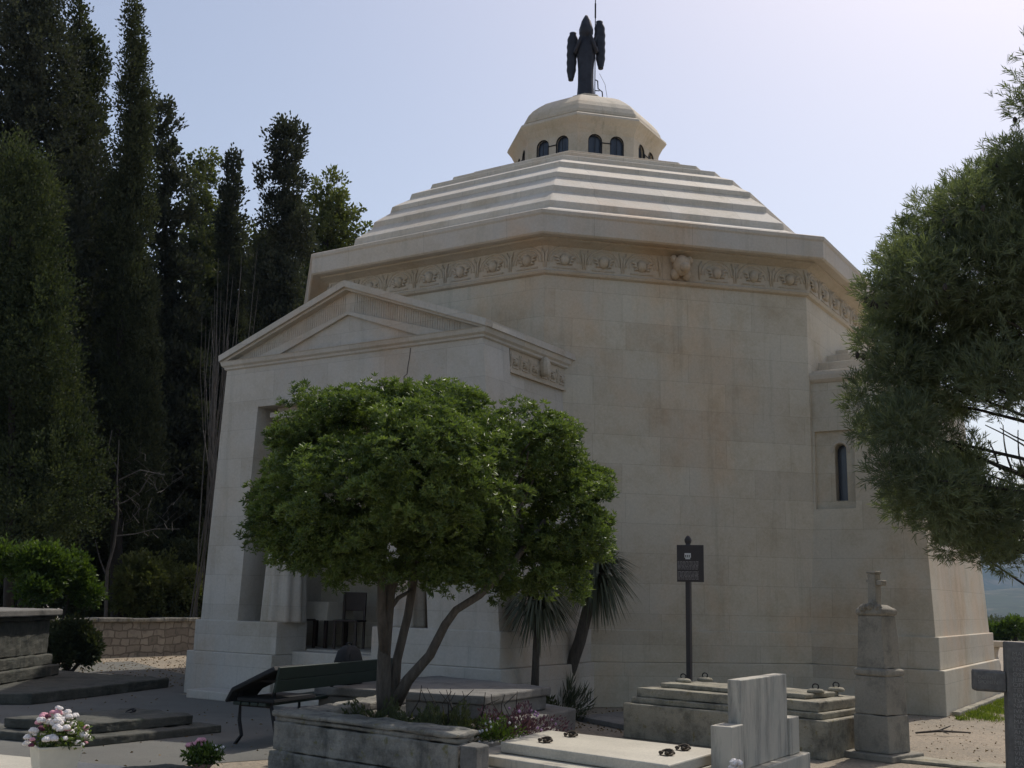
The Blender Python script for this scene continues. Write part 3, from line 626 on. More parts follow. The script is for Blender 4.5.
w=MB(); w.tube([Tb@Vector((1.66,.16,.99)),Tb@Vector((1.68,.16,1.03)),Tb@Vector((1.76,.16,1.03)),Tb@Vector((1.78,.16,.99))],.01,6); w.build('handle',M_BAG,bk)
w=MB(); w.tube([Tb@Vector(p) for p in ((1.6,.07,.9),(1.56,.05,.75),(1.54,.04,.6),(1.58,.07,.5))],.014,6); w.build('strap',M_BAG,bk)
# black cross with lettering
bc_=thing('cross_gravestone','dark granite cross covered in rows of carved names at the right edge','gravestone cross',(10.1,-13.5,0))
d=6.2; c0=at(1006,642,d); xr=RT0*math.cos(R(12))+Vector((-RT0.y,RT0.x,0))*-math.sin(R(12)); yb=Vector((-xr.y,xr.x,0))
Tc=Matrix(((xr.x,yb.x,0,c0.x),(xr.y,yb.y,0,c0.y),(0,0,1,0),(0,0,0,1)))@Matrix.Translation((0,0,1.42))@Matrix.Rotation(R(2.2),4,'Y')@Matrix.Translation((0,0,-1.42))
w=MB(); w.box(0,.30,0,.09,.0,1.42,Tc); w.build('upright',M_BLACK,bc_,bevel=.008)
w=MB(); w.box(-.175,-.001,.002,.088,1.135,1.255,Tc); w.build('arm',M_BLACK,bc_,bevel=.015)
w=MB(); w.box(.301,.475,.002,.088,1.135,1.255,Tc); w.build('arm',M_BLACK,bc_,bevel=.015)
w=MB(); w.box(-.15,.45,-.15,.24,.0,.16,Tc); w.build('foot_block',M_BLACK,bc_,bevel=.015)
def text(s,size,M4,mat,parent,name='inscription',ext=.001):
    cu=bpy.data.curves.new(name,'FONT'); cu.body=s; cu.size=size; cu.extrude=ext; cu.space_line=.92
    o=bpy.data.objects.new(name,cu); COL.objects.link(o); bpy.context.view_layer.update()
    me=bpy.data.meshes.new_from_object(o.evaluated_get(bpy.context.evaluated_depsgraph_get())); bpy.data.objects.remove(o)
    me.transform((parent.matrix_basis.inverted() if parent else Matrix())@M4); me.materials.clear(); me.materials.append(mat)
    q=bpy.data.objects.new(name,me); COL.objects.link(q); q.parent=parent; return q
rows="MAJKE\nVMOJE\nIOMIR\nI NOME\nOSTRO\nJEBRA\nOPITI\nTETRE\nMATER\nTSAVO\nNARDE\nIVKO\nNIKOLE\nMARIJE\nLUKA\nANTUN\nSINOVI\nMIHO\nSTANE\nVICE\nPAVLE\nKATE\nOD NJIH"
text(rows,.031,Tc@Matrix.Translation((.03,-.002,1.345))@Matrix.Rotation(R(90),4,'X')@Matrix.Diagonal((1.15,1,1,1)),M_LETTER,bc_)
text("OBITELJ\nSPOMEN",.028,Tc@Matrix.Translation((-.155,0,1.205))@Matrix.Rotation(R(90),4,'X'),M_LETTER,bc_)
# info sign
si=thing('information_sign','brown information board on a slim dark post in front of the mausoleum wall','sign',(5.35,-6.55,0))
sp=at(689.5,688,14.35); sx,sy=sp.x,sp.y
w=MB(); w.box(sx-.032,sx+.032,sy-.032,sy+.032,0,2.33); w.build('post',M_SIGN,si,bevel=.004)
w=MB(); w.lathe([(.05,2.32),(.055,2.345),(.03,2.37),(.045,2.40),(.05,2.43),(.03,2.47),(.008,2.49)],(sx,sy),12); w.build('finial',M_SIGN,si,smooth=True)
va=R(14); Ts=Matrix.Translation((sx,sy,0))@Matrix.Rotation(va,4,'Z')
w=MB(); w.box(-.145,.215,-.055,-.034,1.87,2.36,Ts); pn=w.build('board',M_SIGN,si,bevel=.005)
w=MB(); w.box(-.04,.045,-.0575,-.0555,2.19,2.25,Ts)
w.prism([((Ts@Vector((x,y,0))).x,(Ts@Vector((x,y,0))).y) for x,y in ((-.03,-.0575),(.035,-.0575),(.035,-.0555),(-.03,-.0555))],2.17,2.186); w.build('emblem',M_SIGNW,pn)
w=MB()
for k in range(3): w.box(-.032+k*.024,-.018+k*.024,-.0585,-.0577,2.2,2.225,Ts)
w.build('emblem_windows',M_SIGN,pn)
w=MB(); random.seed(3); z=2.135
while z>1.90:
    x=-.135
    if 2.01<z<2.03: z-=.018; continue
    while x<.14:
        l=random.uniform(.015,.05); w.box(x,min(x+l,.145),-.0565,-.0552,z,z+.006,Ts); x+=l+.008
    z-=.0165
w.build('text_lines',M_SIGNL,pn)
random.seed(21)
# flower box and bouquet on slab
sl=MB(); sl.prism([(1.2,-16.5),(4.6,-16.2),(3.42,-13.88),(1.9,-14.17),(.9,-14.4)],0,.15); tag(sl.build('grave_slab',M_MARBLE,bevel=.01),'sunlit pale grave slab under the white flower box, lower left corner','grave slab')
fb=thing('flower_box','cream square planter full of white, pink and burgundy artificial flowers','flower box',(3.8,-15,.15),R(20))
T=Matrix.Translation(Vector((3.80,-15.0,0)))@Matrix.Rotation(R(68),4,'Z')
w=MB(); w.loft([[T@Vector((sx_*a,sy_*a,z)) for sx_,sy_ in ((-1,-1),(1,-1),(1,1),(-1,1))] for a,z in ((.105,.152),(.15,.455),(.155,.46),(.155,.475),(.14,.475),(.135,.44))]); w.build('box',M_POT,fb,bevel=.004)
def rose(mb,c,r):
    c=Vector(c); mb.ball(c,r*.5,7,5,jit=.1)
    for ring_,k0,rr_ in ((0,5,.55),(1,7,.9)):
        for k in range(k0):
            a=2*math.pi*k/k0+ring_*.4; d=Vector((math.cos(a),math.sin(a),.1-.5*ring_)); mb.ball(c+d*r*rr_*.6,(r*.42,r*.42,r*.42),6,4,jit=.15)
fl=[M_WHITEF,M_PINKF,M_REDF]
for k in range(95):
    a=random.uniform(0,6.28); r=.21*math.sqrt(random.random()); h=.53+.17*(1-(r/.21)**2)+random.uniform(-.07,.05)
    q=T@Vector((r*math.cos(a),r*math.sin(a),h)); left=(q-Vector((3.84,-14.98,0))).dot(RT0)<-.04
    i=random.choice([2,2,1,0,0]) if left else random.choice([0]*9+[1]); w=MB(); rose(w,q,random.uniform(.020,.036)); w.build('bloom',fl[i],fb,smooth=True)
n=900; P=np.array([3.84,-14.98,.54])+unit(RNG.normal(size=(n,3)))*np.array([.2,.2,.12])*RNG.random((n,1))**.4; soup('foliage',leaves(P,RNG.normal(size=(n,3)),.045,.02),M_LPIT,fb,RNG.random(n))
bq=thing('bouquet','small bunch of pink flowers with fresh green leaves at the bottom edge','bouquet',tuple(atz(202,775,.12)))
c=atz(202,790,.02); cz=at(202,768,9.0); w=MB(); w.lathe([(.05,.152),(.08,.19),(.085,.21),(.06,.21)],(cz.x,cz.y),14); w.build('pot',M_VASE,bq)
for cc,mt,k in (((-.1,0,.15),M_PINKF,5),((.0,0,.16),M_PINKF,3),((.12,0,.13),M_WHITEF,12)):
    for q in range(k):
        w=MB(); p=Vector((cz.x,cz.y,.22))+RT0*(cc[0]+random.uniform(-.04,.04))+Vector((0,random.uniform(-.08,.08),cc[2]+random.uniform(-.03,.02))); (rose(w,p,.032) if mt is M_PINKF else w.ball(p,.010,6,4)); w.build('bloom',mt,bq,smooth=True)
n=700; P=np.array([cz.x,cz.y,.27])+unit(RNG.normal(size=(n,3)))*np.array([.17,.15,.09])*RNG.random((n,1))**.4; soup('foliage',leaves(P,RNG.normal(size=(n,3))+np.array([0,0,.6]),.06,.02),M_LBUSH,bq,RNG.random(n))
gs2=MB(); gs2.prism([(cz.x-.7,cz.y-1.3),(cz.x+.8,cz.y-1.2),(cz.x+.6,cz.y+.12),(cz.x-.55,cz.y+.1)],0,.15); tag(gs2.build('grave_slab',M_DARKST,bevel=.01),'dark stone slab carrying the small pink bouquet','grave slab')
# left graves
lt=thing('table_tomb','tall dark weathered stone tomb with projecting slab at the left edge','tomb',(-4.8,-9.6,0))
L4=[(-6.2,-11.6),(-4.0,-10.75),(-5.6,-8.2),(-7.8,-9.0)]
w=MB(); w.prism([(-4.4,-11.9),(-2.95,-10.55),(-3.95,-7.3),(-6.4,-7.5),(-8.2,-9.5)],0,.16); w.build('base_slab',M_DARKST,lt,bevel=.02)
cxy=(sum(x for x,_ in L4)/4,sum(y for _,y in L4)/4)
def sc4(k): return [(cxy[0]+(x-cxy[0])*k,cxy[1]+(y-cxy[1])*k) for x,y in L4]
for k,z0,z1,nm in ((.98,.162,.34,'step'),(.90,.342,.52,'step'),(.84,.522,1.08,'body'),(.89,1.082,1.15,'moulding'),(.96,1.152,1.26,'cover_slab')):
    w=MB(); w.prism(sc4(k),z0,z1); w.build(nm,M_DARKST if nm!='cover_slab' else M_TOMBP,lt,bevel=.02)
l3=thing('low_grave','low dark two step grave slab on the asphalt behind the flower box','grave',(.2,-12,0))
w=MB(); w.prism([(-.5,-13.0),(1.15,-12.75),(1.25,-10.95),(-.3,-10.9)],0,.09); w.build('base_slab',M_DARKST,l3,bevel=.015)
w=MB(); w.prism([(-.25,-12.75),(.9,-12.5),(.98,-11.15),(-.1,-11.1)],.092,.2); w.build('cover_slab',M_DARKST,l3,bevel=.015)
w=MB(); ring_handle(w,.3,-11.5,.2); w.build('ring_handle',M_METAL,l3)
# stone boundary wall
def wallmat():
    m,t,b=nt('rubble_wall'); P=pos(t); uv=N(t,'ShaderNodeUVMap'); uv.uv_map='UVMap'
    nz=N(t,'ShaderNodeTexNoise',Scale=2.5); t.links.new(P,nz.inputs['Vector'])
    va=N(t,'ShaderNodeVectorMath',operation='MULTIPLY_ADD'); t.links.new(nz.outputs['Color'],va.inputs[0]); va.inputs[1].default_value=(.3,.2,.1); t.links.new(uv.outputs[0],va.inputs[2])
    br=N(t,'ShaderNodeTexBrick',Scale=1.0); br.offset=.4; br.squash=.7; br.squash_frequency=2
    br.inputs['Brick Width'].default_value=.38; br.inputs['Row Height'].default_value=.19; br.inputs['Mortar Size'].default_value=.02; br.inputs['Mortar Smooth'].default_value=.3
    br.inputs['Color1'].default_value=(.30,.27,.22,1); br.inputs['Color2'].default_value=(.19,.165,.135,1); br.inputs['Mortar'].default_value=(.13,.11,.09,1); t.links.new(va.outputs[0],br.inputs['Vector'])
    c=mix(t,ramp(t,noise(t,P,5,6,.7),.5,.7),br.outputs['Color'],(.12,.11,.09)); t.links.new(c,b.inputs['Base Color']); b.inputs['Roughness'].default_value=.95
    bump(t,b,mix(t,.3,br.outputs['Fac'],noise(t,P,20,5,.7),'SUBTRACT'),-.8,.03); return m
bw=thing('boundary_wall','low rubble stone boundary wall with flat coping behind the left graves','wall',(-11.3,-3,0))
w=MB(); w.box(-11.75,-11.3,-14,13,0,.84); w.build('wall',wallmat(),bw)
w=MB(); yy=-14
while yy<13: l=random.uniform(.7,1.2); w.box(-11.82,-11.24,yy,yy+l-.012,.842,.93+random.uniform(-.01,.012)); yy+=l
w.build('coping',M_OLD,bw,bevel=.02)
# balustrade
ba=thing('balustrade','pale stone balustrade with stout balusters behind the right corner of the chapel','balustrade',(9,5.6,0))
w=MB(); w.box(5.5,16,5.45,5.75,.80,.93); w.build('handrail',M_STONE2,ba,bevel=.02)
w=MB(); w.box(5.5,16,5.47,5.73,0,.16); w.build('base_rail',M_STONE2,ba,bevel=.02)
for k in range(24):
    x=5.8+k*.42; w=MB(); w.lathe([(.08,.16),(.05,.2),(.085,.35),(.09,.42),(.04,.62),(.06,.72),(.09,.80)],(x,5.6),12); w.build('baluster',M_STONE2,ba,smooth=True)
# ================================================================= vegetation
def limb(mb,p0,p1,r0,r1,bend=.1,n=6,k=8):
    p0,p1=Vector(p0),Vector(p1); L=(p1-p0).length; off=Vector((random.uniform(-1,1),random.uniform(-1,1),random.uniform(-.3,.6)))*L*bend
    pts=[p0.lerp(p1,i/n)+off*math.sin(math.pi*i/n)+Vector((random.uniform(-1,1),random.uniform(-1,1),0))*r0*.15 for i in range(n+1)]
    mb.tube(pts,[r0+(r1-r0)*i/n for i in range(n+1)],k); return pts
# --- the small tree in the planter (pittosporum)
base=Vector((4.05,-11.35,.3)); tr=thing('pittosporum_tree','small dense rounded evergreen tree with forked trunks growing from the stone planter','tree',tuple(base))
w=MB(); D0=(base-CAM).dot(FW)
def tp_(x,y,d=0): return at(x,y,D0+d)
w.tube([tp_(388,712),tp_(384,690),tp_(384,655),tp_(387,620),tp_(390,590),tp_(402,560,.2),tp_(420,530,.3)],[0.109,0.082,0.066,0.062,0.055,0.047,0.031],12)
w.tube([tp_(385,655),tp_(381,610,-.1),tp_(382,580,-.1),tp_(370,540,-.2),tp_(350,500,-.3)],[0.058,0.047,0.043,0.035,0.023],10)
w.tube([tp_(392,706),tp_(397,660,.1),tp_(408,615,.2),tp_(415,570,.3),tp_(430,520,.5)],[0.070,0.047,0.043,0.043,0.027],10)
w.tube([tp_(396,702),tp_(408,680,-.05),tp_(430,655,-.1),tp_(445,625,-.15),tp_(456,610,-.2),tp_(480,595,-.2),tp_(515,560,-.1),tp_(545,520,0)],[0.070,0.058,0.048,0.043,0.039,0.039,0.033,0.023],10)
w.tube([tp_(388,612),tp_(398,598),tp_(412,590,.2)],[0.027,0.023,0.016],7)
for q in range(26):
    ax=random.uniform(360,530); a=tp_(ax,random.uniform(500,545),random.uniform(-.3,.3)); b=tp_(ax+random.uniform(-60,60),random.uniform(430,500),random.uniform(-.7,.7)); limb(w,a,b,.020,.006,.12,5,6)
w.build('trunk',M_BARK,tr,smooth=True)
PX=[(300,540,44),(275,520,30),(290,490,38),(320,455,45),(335,415,30),(310,405,22),(360,430,50),(400,420,36),(432,410,32),(455,402,28),(470,420,42),(420,470,70),(350,500,70),(330,545,48),(380,550,44),(430,555,40),(480,560,34),(500,520,60),(470,480,60),(520,450,42),(545,445,34),(535,420,17),(520,415,16),(560,480,42),(585,480,28),(598,505,22),(585,530,32),(560,550,34),(540,570,26),(510,575,20),(575,572,20),(445,578,20),(490,588,16),(540,588,15),(580,590,13),(470,568,26),(600,540,18),(400,575,22),(300,440,30),(263,540,20),(350,405,22),(380,400,20),(495,440,34),(420,430,40),(440,520,60),(265,500,20),(600,485,14),(360,575,12)]
bl=[]
for x,y,r in PX:
    s=D0/FPX
    for k in range(2 if r>26 else 1):
        dd=random.uniform(-1,1)*max(0,1.45-abs(x-430)/160-abs(y-490)/170)
        c=tp_(x+random.uniform(-5,5),y+random.uniform(-4,4),dd); bl.append((*c,r*s*.93,r*s,r*s*.88))
nc=2300; C,u0,r0,bt0=blobpts([(*b[:3],b[3]*.93,b[4]*.93,b[5]*.93) for b in bl],nc,.5,.04); ctn=RNG.random(nc); per=16   # branch-end clumps, then rosettes of leaves on each
idx=np.repeat(np.arange(nc),per); n=len(idx); g=unit(RNG.normal(size=(n,3)))
P=C[idx]+g*(RNG.uniform(.6,1,n)*RNG.uniform(.08,.135,nc)[idx])[:,None]*np.array([1,1,.8]); D=unit(g*.8+u0[idx]*.3+np.array([0,0,1.1])+RNG.normal(size=(n,3))*.25)
VV=[];TT=[]
a1=unit(np.cross(D,RNG.normal(size=(n,3)))); a2=np.cross(D,a1); tn=RNG.random(n)
for k in range(8):
    an=2*math.pi*k/8; dd=D*(1.0 if k%2 else .45)+a1*math.cos(an)+a2*math.sin(an)+RNG.normal(size=(n,3))*.12
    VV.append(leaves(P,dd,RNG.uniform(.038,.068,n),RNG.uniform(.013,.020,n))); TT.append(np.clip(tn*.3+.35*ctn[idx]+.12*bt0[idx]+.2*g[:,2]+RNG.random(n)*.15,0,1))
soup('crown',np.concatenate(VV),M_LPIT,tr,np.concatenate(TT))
def clumps(bl,n,gap,sz,upd,per=26,cr=.20):
    sz=(sz[0]*1.35,sz[1]*1.5)
    m=max(10,n//per); C,u,r,bt=blobpts(bl,m,gap,.10); ct=RNG.random(m); cs=RNG.uniform(.6,1.35,m)*cr
    idx=np.repeat(np.arange(m),per); k=len(idx); g=unit(RNG.normal(size=(k,3)))*(RNG.random(k)**.5)[:,None]
    P=C[idx]+g*cs[idx][:,None]*np.array([1,1,1.35]); D=g*.7+u[idx]*.5+np.array([0,0,upd])*.7+RNG.normal(size=(k,3))*.35
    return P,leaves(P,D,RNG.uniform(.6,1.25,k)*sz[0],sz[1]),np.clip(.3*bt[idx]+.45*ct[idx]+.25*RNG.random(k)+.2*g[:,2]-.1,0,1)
# --- general tree from a column/cone envelope
def conifer(name,label,x,ytop,wpx,d,mat,n,shape='column',ybot=None,sz=(.16,.07),group='trees behind the boundary wall',trunk=True,lean=0,lobes=40,upd=1.0,seed=1,trk=M_BARKD,gap=.28,rl=None):
    rg=random.Random(seed); base=atz(x,700,0); dr=ray(x,600); k=d; b=CAM+dr*k; b.z=gz(b.x,b.y)*1.0
    top=at(x+lean,ytop,d); H=top.z-b.z; Wd=wpx/FPX*d/2; zb=b.z+H*.1 if ybot is None else at(x,ybot,d).z
    t=thing(name,label,'tree',tuple(b),0,group)
    tx=Vector((top.x-b.x,top.y-b.y,0)); bl=[]
    for i in range(lobes):
        q=(i+.5)/lobes; z=zb+(top.z-zb)*q
        if shape=='column': ww=Wd*min(1,(1-q)**.45*1.15,(q*6+.35))
        elif shape=='cone': ww=Wd*(1-q)**.75*(1 if q>.08 else .6)
        elif shape=='round': ww=Wd*math.sqrt(max(.05,1-(2*q-1)**2))
        else: ww=Wd*(1-q*.75)*(.7+.5*abs(math.sin(i*2.1)))
        m_=3 if shape in('round','layer') else 2
        for j in range(m_):
            a=rg.uniform(0,6.28); rr=ww*rg.uniform(.25,.62); s=(rl or .52)*ww*rg.uniform(.75,1.2)+.12
            c=Vector((b.x,b.y,z))+tx*q+Vector((rr*math.cos(a),rr*math.sin(a),rg.uniform(-.3,.3)*H/lobes))
            bl.append((*c,s,s,s*(2.0 if shape=='column' else (.55 if shape=='layer' else 1.0))*rg.uniform(.8,1.2)))
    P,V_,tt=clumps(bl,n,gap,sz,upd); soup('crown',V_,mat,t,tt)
    w=MB(); limb(w,b-Vector((0,0,.1)),b+tx*.9+Vector((0,0,H*.92)),max(.06,H*.011),.03,.01)
    for i in range(14):
        c=rg.choice(bl); z=max(zb,c[2]-.6); limb(w,(b.x+tx.x*(z-b.z)/H,b.y+tx.y*(z-b.z)/H,z),c[:3],.05,.015,.05,4,5)
    w.build('trunk',trk,t,smooth=True); return t
G1='trees behind the boundary wall'
conifer('cypress_tree','huge dark cypress filling the upper left corner',30,-90,175,31,M_LCYPD,170000,'column',520,(.085,.048),seed=2,lobes=50)
conifer('cypress_tree','broad dark cypress between the corner tree and the narrow column cypress',80,0,84,33,M_LCYP,90000,'column',500,(.085,.048),seed=3,lobes=40)
conifer('cypress_tree','nearest cypress, broad and slightly greener, at the left edge',14,150,185,27,M_LCYPG,130000,'column',545,(.07,.036),seed=4,lobes=16,rl=.42)
conifer('cypress_tree','tall narrow column cypress, the slimmest of the group',122,4,60,31,M_LCYP,100000,'column',545,(.075,.038),seed=5,lobes=60,lean=12)
conifer('conifer_tree','dark irregular conifer right of the narrow column cypress',165,105,112,36,M_LCYPD,60000,'layer',590,(.12,.06),seed=6,lobes=30,rl=.6)
conifer('broadleaf_tree','thin olive coloured tree with gaps behind the conifers',205,152,90,44,M_LGREEN,22000,'round',420,(.13,.07),seed=7,lobes=20,upd=.2)
conifer('cypress_tree','small dark spire shaped cypress left of the pointed conifer',232,150,50,38,M_LCYPD,32000,'column',560,(.11,.055),seed=8,lobes=34)
conifer('conifer_tree','dark pointed conifer with ragged top left of the mausoleum roof',285,118,120,36,M_LCYPD,120000,'layer',600,(.09,.05),seed=9,lobes=34,rl=.62)
conifer('broadleaf_tree','lighter green tree showing beside the mausoleum cornice',328,178,95,46,M_LGREEN,34000,'round',420,(.13,.07),seed=10,lobes=20,upd=.2)
conifer('conifer_tree','dark conifer behind the porch gable between the pointed tree and column cypress',200,225,150,40,M_LDARK,60000,'column',600,(.14,.08),seed=12,lobes=26)
conifer('conifer_tree','dark conifer behind the gable left slope below the pointed tree',268,225,120,41,M_LDARK,50000,'column',600,(.14,.08),seed=13,lobes=26)
conifer('conifer_tree','dark conifer trunk zone behind the table tomb',70,260,130,38,M_LDARK,50000,'column',610,(.14,.08),seed=14,lobes=26)
conifer('conifer_tree','dark conifer behind the stone boundary wall at left centre',135,250,130,42,M_LDARK,50000,'column',610,(.15,.09),seed=15,lobes=26)
conifer('conifer_tree','dark conifer at far left behind the table tomb',0,260,130,40,M_LDARK,45000,'column',610,(.15,.09),seed=16,lobes=26)
# understorey shrubs
def shrub(label,x,y,r,d,mat,n,sz=.1,name='shrub',group='shrubs under the trees',el=1.0,seed=1,cut0=None):
    rg=random.Random(seed); c=at(x,y,d); s=r*d/FPX; b=Vector((c.x,c.y,max(0,c.z-s*1.6) if c.z-s*1.6>0 and cut0 else gz(c.x,c.y)))
    t=thing(name,label,'shrub',tuple(b),0,group); bl=[]
    for k in range(14): bl.append((c.x+rg.uniform(-.7,.7)*s*el,c.y+rg.uniform(-.7,.7)*s*el,c.z+rg.uniform(-.7,.55)*s,s*rg.uniform(.3,.5),s*rg.uniform(.3,.5),s*rg.uniform(.25,.45)))
    P,V_,tt=clumps(bl,n*2,.5,(sz*.75,sz*.4),.5,20,.12); soup('foliage',V_,mat,t,tt)
    w=MB()
    for k in range(6): q=rg.choice(bl); limb(w,b,q[:3],.03,.008,.1,4,5)
    w.build('stem',M_BARKD,t)
shrub('bright green leafy shrub overhanging the dark table tomb at left',44,574,33,20.5,M_LBUSH,9000,.09,el=1.55,seed=3,name='leafy_shrub')
shrub('dark ivy like growth between the table tomb and the wall',70,640,21,20.5,M_LDARK,5000,.09,seed=5)
shrub('yellow green shrub behind the wall left of the porch',148,590,42,30.5,M_LGREEN,6000,.12,seed=6)
shrub('olive shrub behind the wall below the dead branches',120,565,40,33,M_LDARK,6000,.13,seed=7)
shrub('dark shrub behind the wall close to the porch corner',185,560,50,34,M_LDARK,6000,.13,seed=8)
shrub('dark shrub behind the wall under the narrow cypress',90,540,60,35,M_LDARK,7000,.14,seed=9)
shrub('dark tall shrub left of the porch pier',205,500,55,38,M_LDARK,7000,.15,seed=10)
shrub('dull green shrub behind the leafy shrub at the left edge',20,535,60,33,M_LDARK,7000,.14,seed=11)
shrub('shaded shrub low behind the wall at the porch corner',180,600,35,31,M_LDARK,4000,.12,seed=12)
shrub('shaded shrub behind the wall at the foot of the bare pale tree',102,602,30,32,M_LDARK,4500,.12,seed=23)
# dead bush: bundle of bare upright twigs
db=thing('dead_tree','bare grey leafless tree of upright twigs left of the porch gable','dead tree',tuple(at(215,600,30)*1)); w=MB(); bb=at(205,610,29.5); bb.z=0
for k in range(34):
    x1=random.gauss(226,14); y1=random.uniform(245,400); p1=at(x1,y1,29.5+random.uniform(-.8,.8)); p0=Vector((bb.x+random.uniform(-.1,1.2),bb.y+random.uniform(-.6,.6),0)); pm=at(x1*.6+205*.4,430,29.5+random.uniform(-.5,.5))
    w.tube([p0,p0.lerp(pm,.5)+Vector((random.uniform(-.1,.1),0,0)),pm,pm.lerp(p1,.5)+Vector((random.uniform(-.12,.12),random.uniform(-.1,.1),0)),p1],[.022,.018,.012,.008,.004],4)
w.build('twigs',M_TWIG,db)
dt=thing('dead_tree','pale broken dead trunk with crooked bare branches behind the wall','dead tree',tuple(atz(105,660))); w=MB(); d=29
w.tube([at(104,672,d),at(107,570,d),at(114,545,d),at(118,515,d),at(117,480,d),at(119,440,d)],[.055,.045,.035,.03,.02,.01],7)
for a in (((116,536),(135,534),(155,529),(180,529)),((118,505),(128,500),(140,492)),((119,480),(140,470),(165,475)),((108,580),(100,560),(95,540)),((118,470),(108,450),(112,430)),((140,492),(150,475),(160,472))): w.tube([at(x,y,d) for x,y in a],[.018,.014,.010,.006][:len(a)],6)
for q in range(40):
    x=random.uniform(112,175); y=random.uniform(455,540); w.tube([at(x,y,d),at(x+random.uniform(-8,12),y-random.uniform(2,10),d+random.uniform(-.3,.3)),at(x+random.uniform(-14,20),y-random.uniform(6,22),d)],[.008,.006,.003],4)
w.build('trunk',M_TWIG,dt)
# --- yuccas beside the wall
def yucca(label,b,top,rt_,nl,ln,seed,lean=None):
    t=thing('yucca_plant',label,'yucca',tuple(b),0,'spiky yuccas against the mausoleum wall'); w=MB()
    b,top=Vector(b),Vector(top); mid=b.lerp(top,.5)+Vector(((lean or 0),0,0)); w.tube([b,mid,top],[rt_*1.3,rt_,rt_*.9],9); w.build('trunk',M_BARKC,t,smooth=True)
    n=nl; u=unit(RNG.normal(size=(n,3))); u[:,2]=u[:,2]*.9+.12; L=RNG.uniform(.75,1.1,n)*ln; W=unit(np.cross(u,np.array([0,0,1.])))*.016
    P0=np.array(top)+u*.05; P1_=P0+u*(L*.55)[:,None]; P2_=P0+u*L[:,None]-np.array([0,0,1])*(L*.42)[:,None]
    V=np.concatenate([np.stack([P0-W*.6,P0+W*.6,P1_+W,P1_-W],1),np.stack([P1_-W,P1_+W,P2_+W*.1,P2_-W*.1],1)]).reshape(-1,3)
    soup('leaves',V,M_LYUC,t,RNG.random(2*n))
yucca('upright yucca with slim straight trunk nearest the porch',(*at(534,705,14.8).xy,0),tuple(at(538,600,14.8)),.05,520,.58,1)
yucca('leaning yucca with thick trunk right of the upright one',(*at(556,700,16.2).xy,0),tuple(at(597,573,16.2)),.09,520,.68,2,.06)
q=at(563,664,16.0); plant('spiky_bush','low dark spiky bush at the foot of the leaning yucca','bush',(q.x,q.y,.0),(.34,.3,.34),500,M_LYUC,.28,.02,1.2)
q=at(538,690,14.9); plant('ground_plant','dark low plants at the foot of the upright yucca','plant',(q.x,q.y,.0),(.6,.4,.22),1200,M_LDARK,.09,.03,.6)
# --- pine at right
pn_d=11.0; pb=at(1180,600,pn_d); pb.z=0
pi=thing('pine_tree','large pine with long needles hanging into the picture on the right','pine tree',tuple(pb))
w=MB(); T0=[pb,at(1175,450,11),at(1160,300,11),at(1150,120,11),at(1140,-40,11)]; w.tube(T0,[.26,.22,.19,.14,.08],12)
PB=[(1022,110,14),(1012,160,24),(985,170,16),(1000,200,40),(962,205,30),(930,205,17),(950,235,34),(912,235,20),(895,262,20),(920,275,40),(985,270,60),(880,290,20),(893,320,34),(940,330,56),(1000,330,50),(872,345,18),(900,370,36),(950,385,45),(1005,375,40),(868,390,18),(856,410,13),(862,432,17),(880,430,24),(905,425,34),(935,440,24),(890,470,26),(915,485,28),(945,480,34),(965,495,30),(990,500,26),(1000,560,13),(985,558,12),(945,548,13),(1020,556,15),(1005,530,26),(975,530,26),(1015,510,24),(950,520,26),(1020,480,16),(905,505,22),(985,540,20),(940,505,30),(960,470,24),(893,500,13),(925,512,24),(960,510,26),(985,515,22),(1010,515,22),(955,548,13),(975,556,10),(1000,545,18),(1020,540,18),(965,460,20),(1025,400,22),(1030,170,30),(1030,250,50),(1035,490,14)]
bl=[]; s=pn_d/FPX
for x,y,r in PB:
    for k in range(4 if r>28 else 2):
        dz=random.uniform(-1.0,1.0)*min(1,r/30); c=at(x+random.uniform(-8,8)*(k>0),y+random.uniform(-8,8)*(k>0),pn_d+dz); bl.append((*c,r*s*.85,r*s*.95,r*s*.8))
for k in range(46):   # the rest of the crown, right of the frame
    x=random.uniform(1070,1290); y=random.uniform(-60,460); r=random.uniform(35,70); c=at(x,y,pn_d+random.uniform(-1.6,1.6)); bl.append((*c,r*s,r*s,r*s*.7))
for q in bl[::5]:
    c=Vector(q[:3]); k=min(.95,max(.08,(c.z-.5)/9)); i=k*4; j=min(3,int(i)); st=T0[j].lerp(T0[j+1],i-j); limb(w,st-Vector((0,0,1.2)),c,.035,.007,.14,7,5)
for x0,y0,x1,y1 in ((1060,470,985,425),(1050,450,1000,428),(1060,440,1015,420),(1000,470,988,440),(1012,470,1003,425),(1024,475,1018,430)): limb(w,at(x0,y0,11),at(x1,y1,11.2),.012,.005,.1,6,6)
w.build('trunk',M_BARKD,pi,smooth=True)
n=46000; P,u,r,bt=blobpts(bl,n,.25,.17)
D=unit(u*.8+np.array([0,0,.5])+RNG.normal(size=(n,3))*.5); VV=[];TT=[]; a1=unit(np.cross(D,RNG.normal(size=(n,3)))); a2=np.cross(D,a1); tn=RNG.random(n)
for k in range(9):
    an=k*2.4; sp_=.22+.09*k; dd=D+(a1*math.cos(an)+a2*math.sin(an))*sp_; VV.append(leaves(P+D*(.012*k)[...,None] if False else P+D*.01*k,dd,RNG.uniform(.06,.105,n),.010,0)); TT.append(np.clip(.6*bt+.4*tn,0,1))
soup('needles',np.concatenate(VV),M_LPINE,pi,np.concatenate(TT))
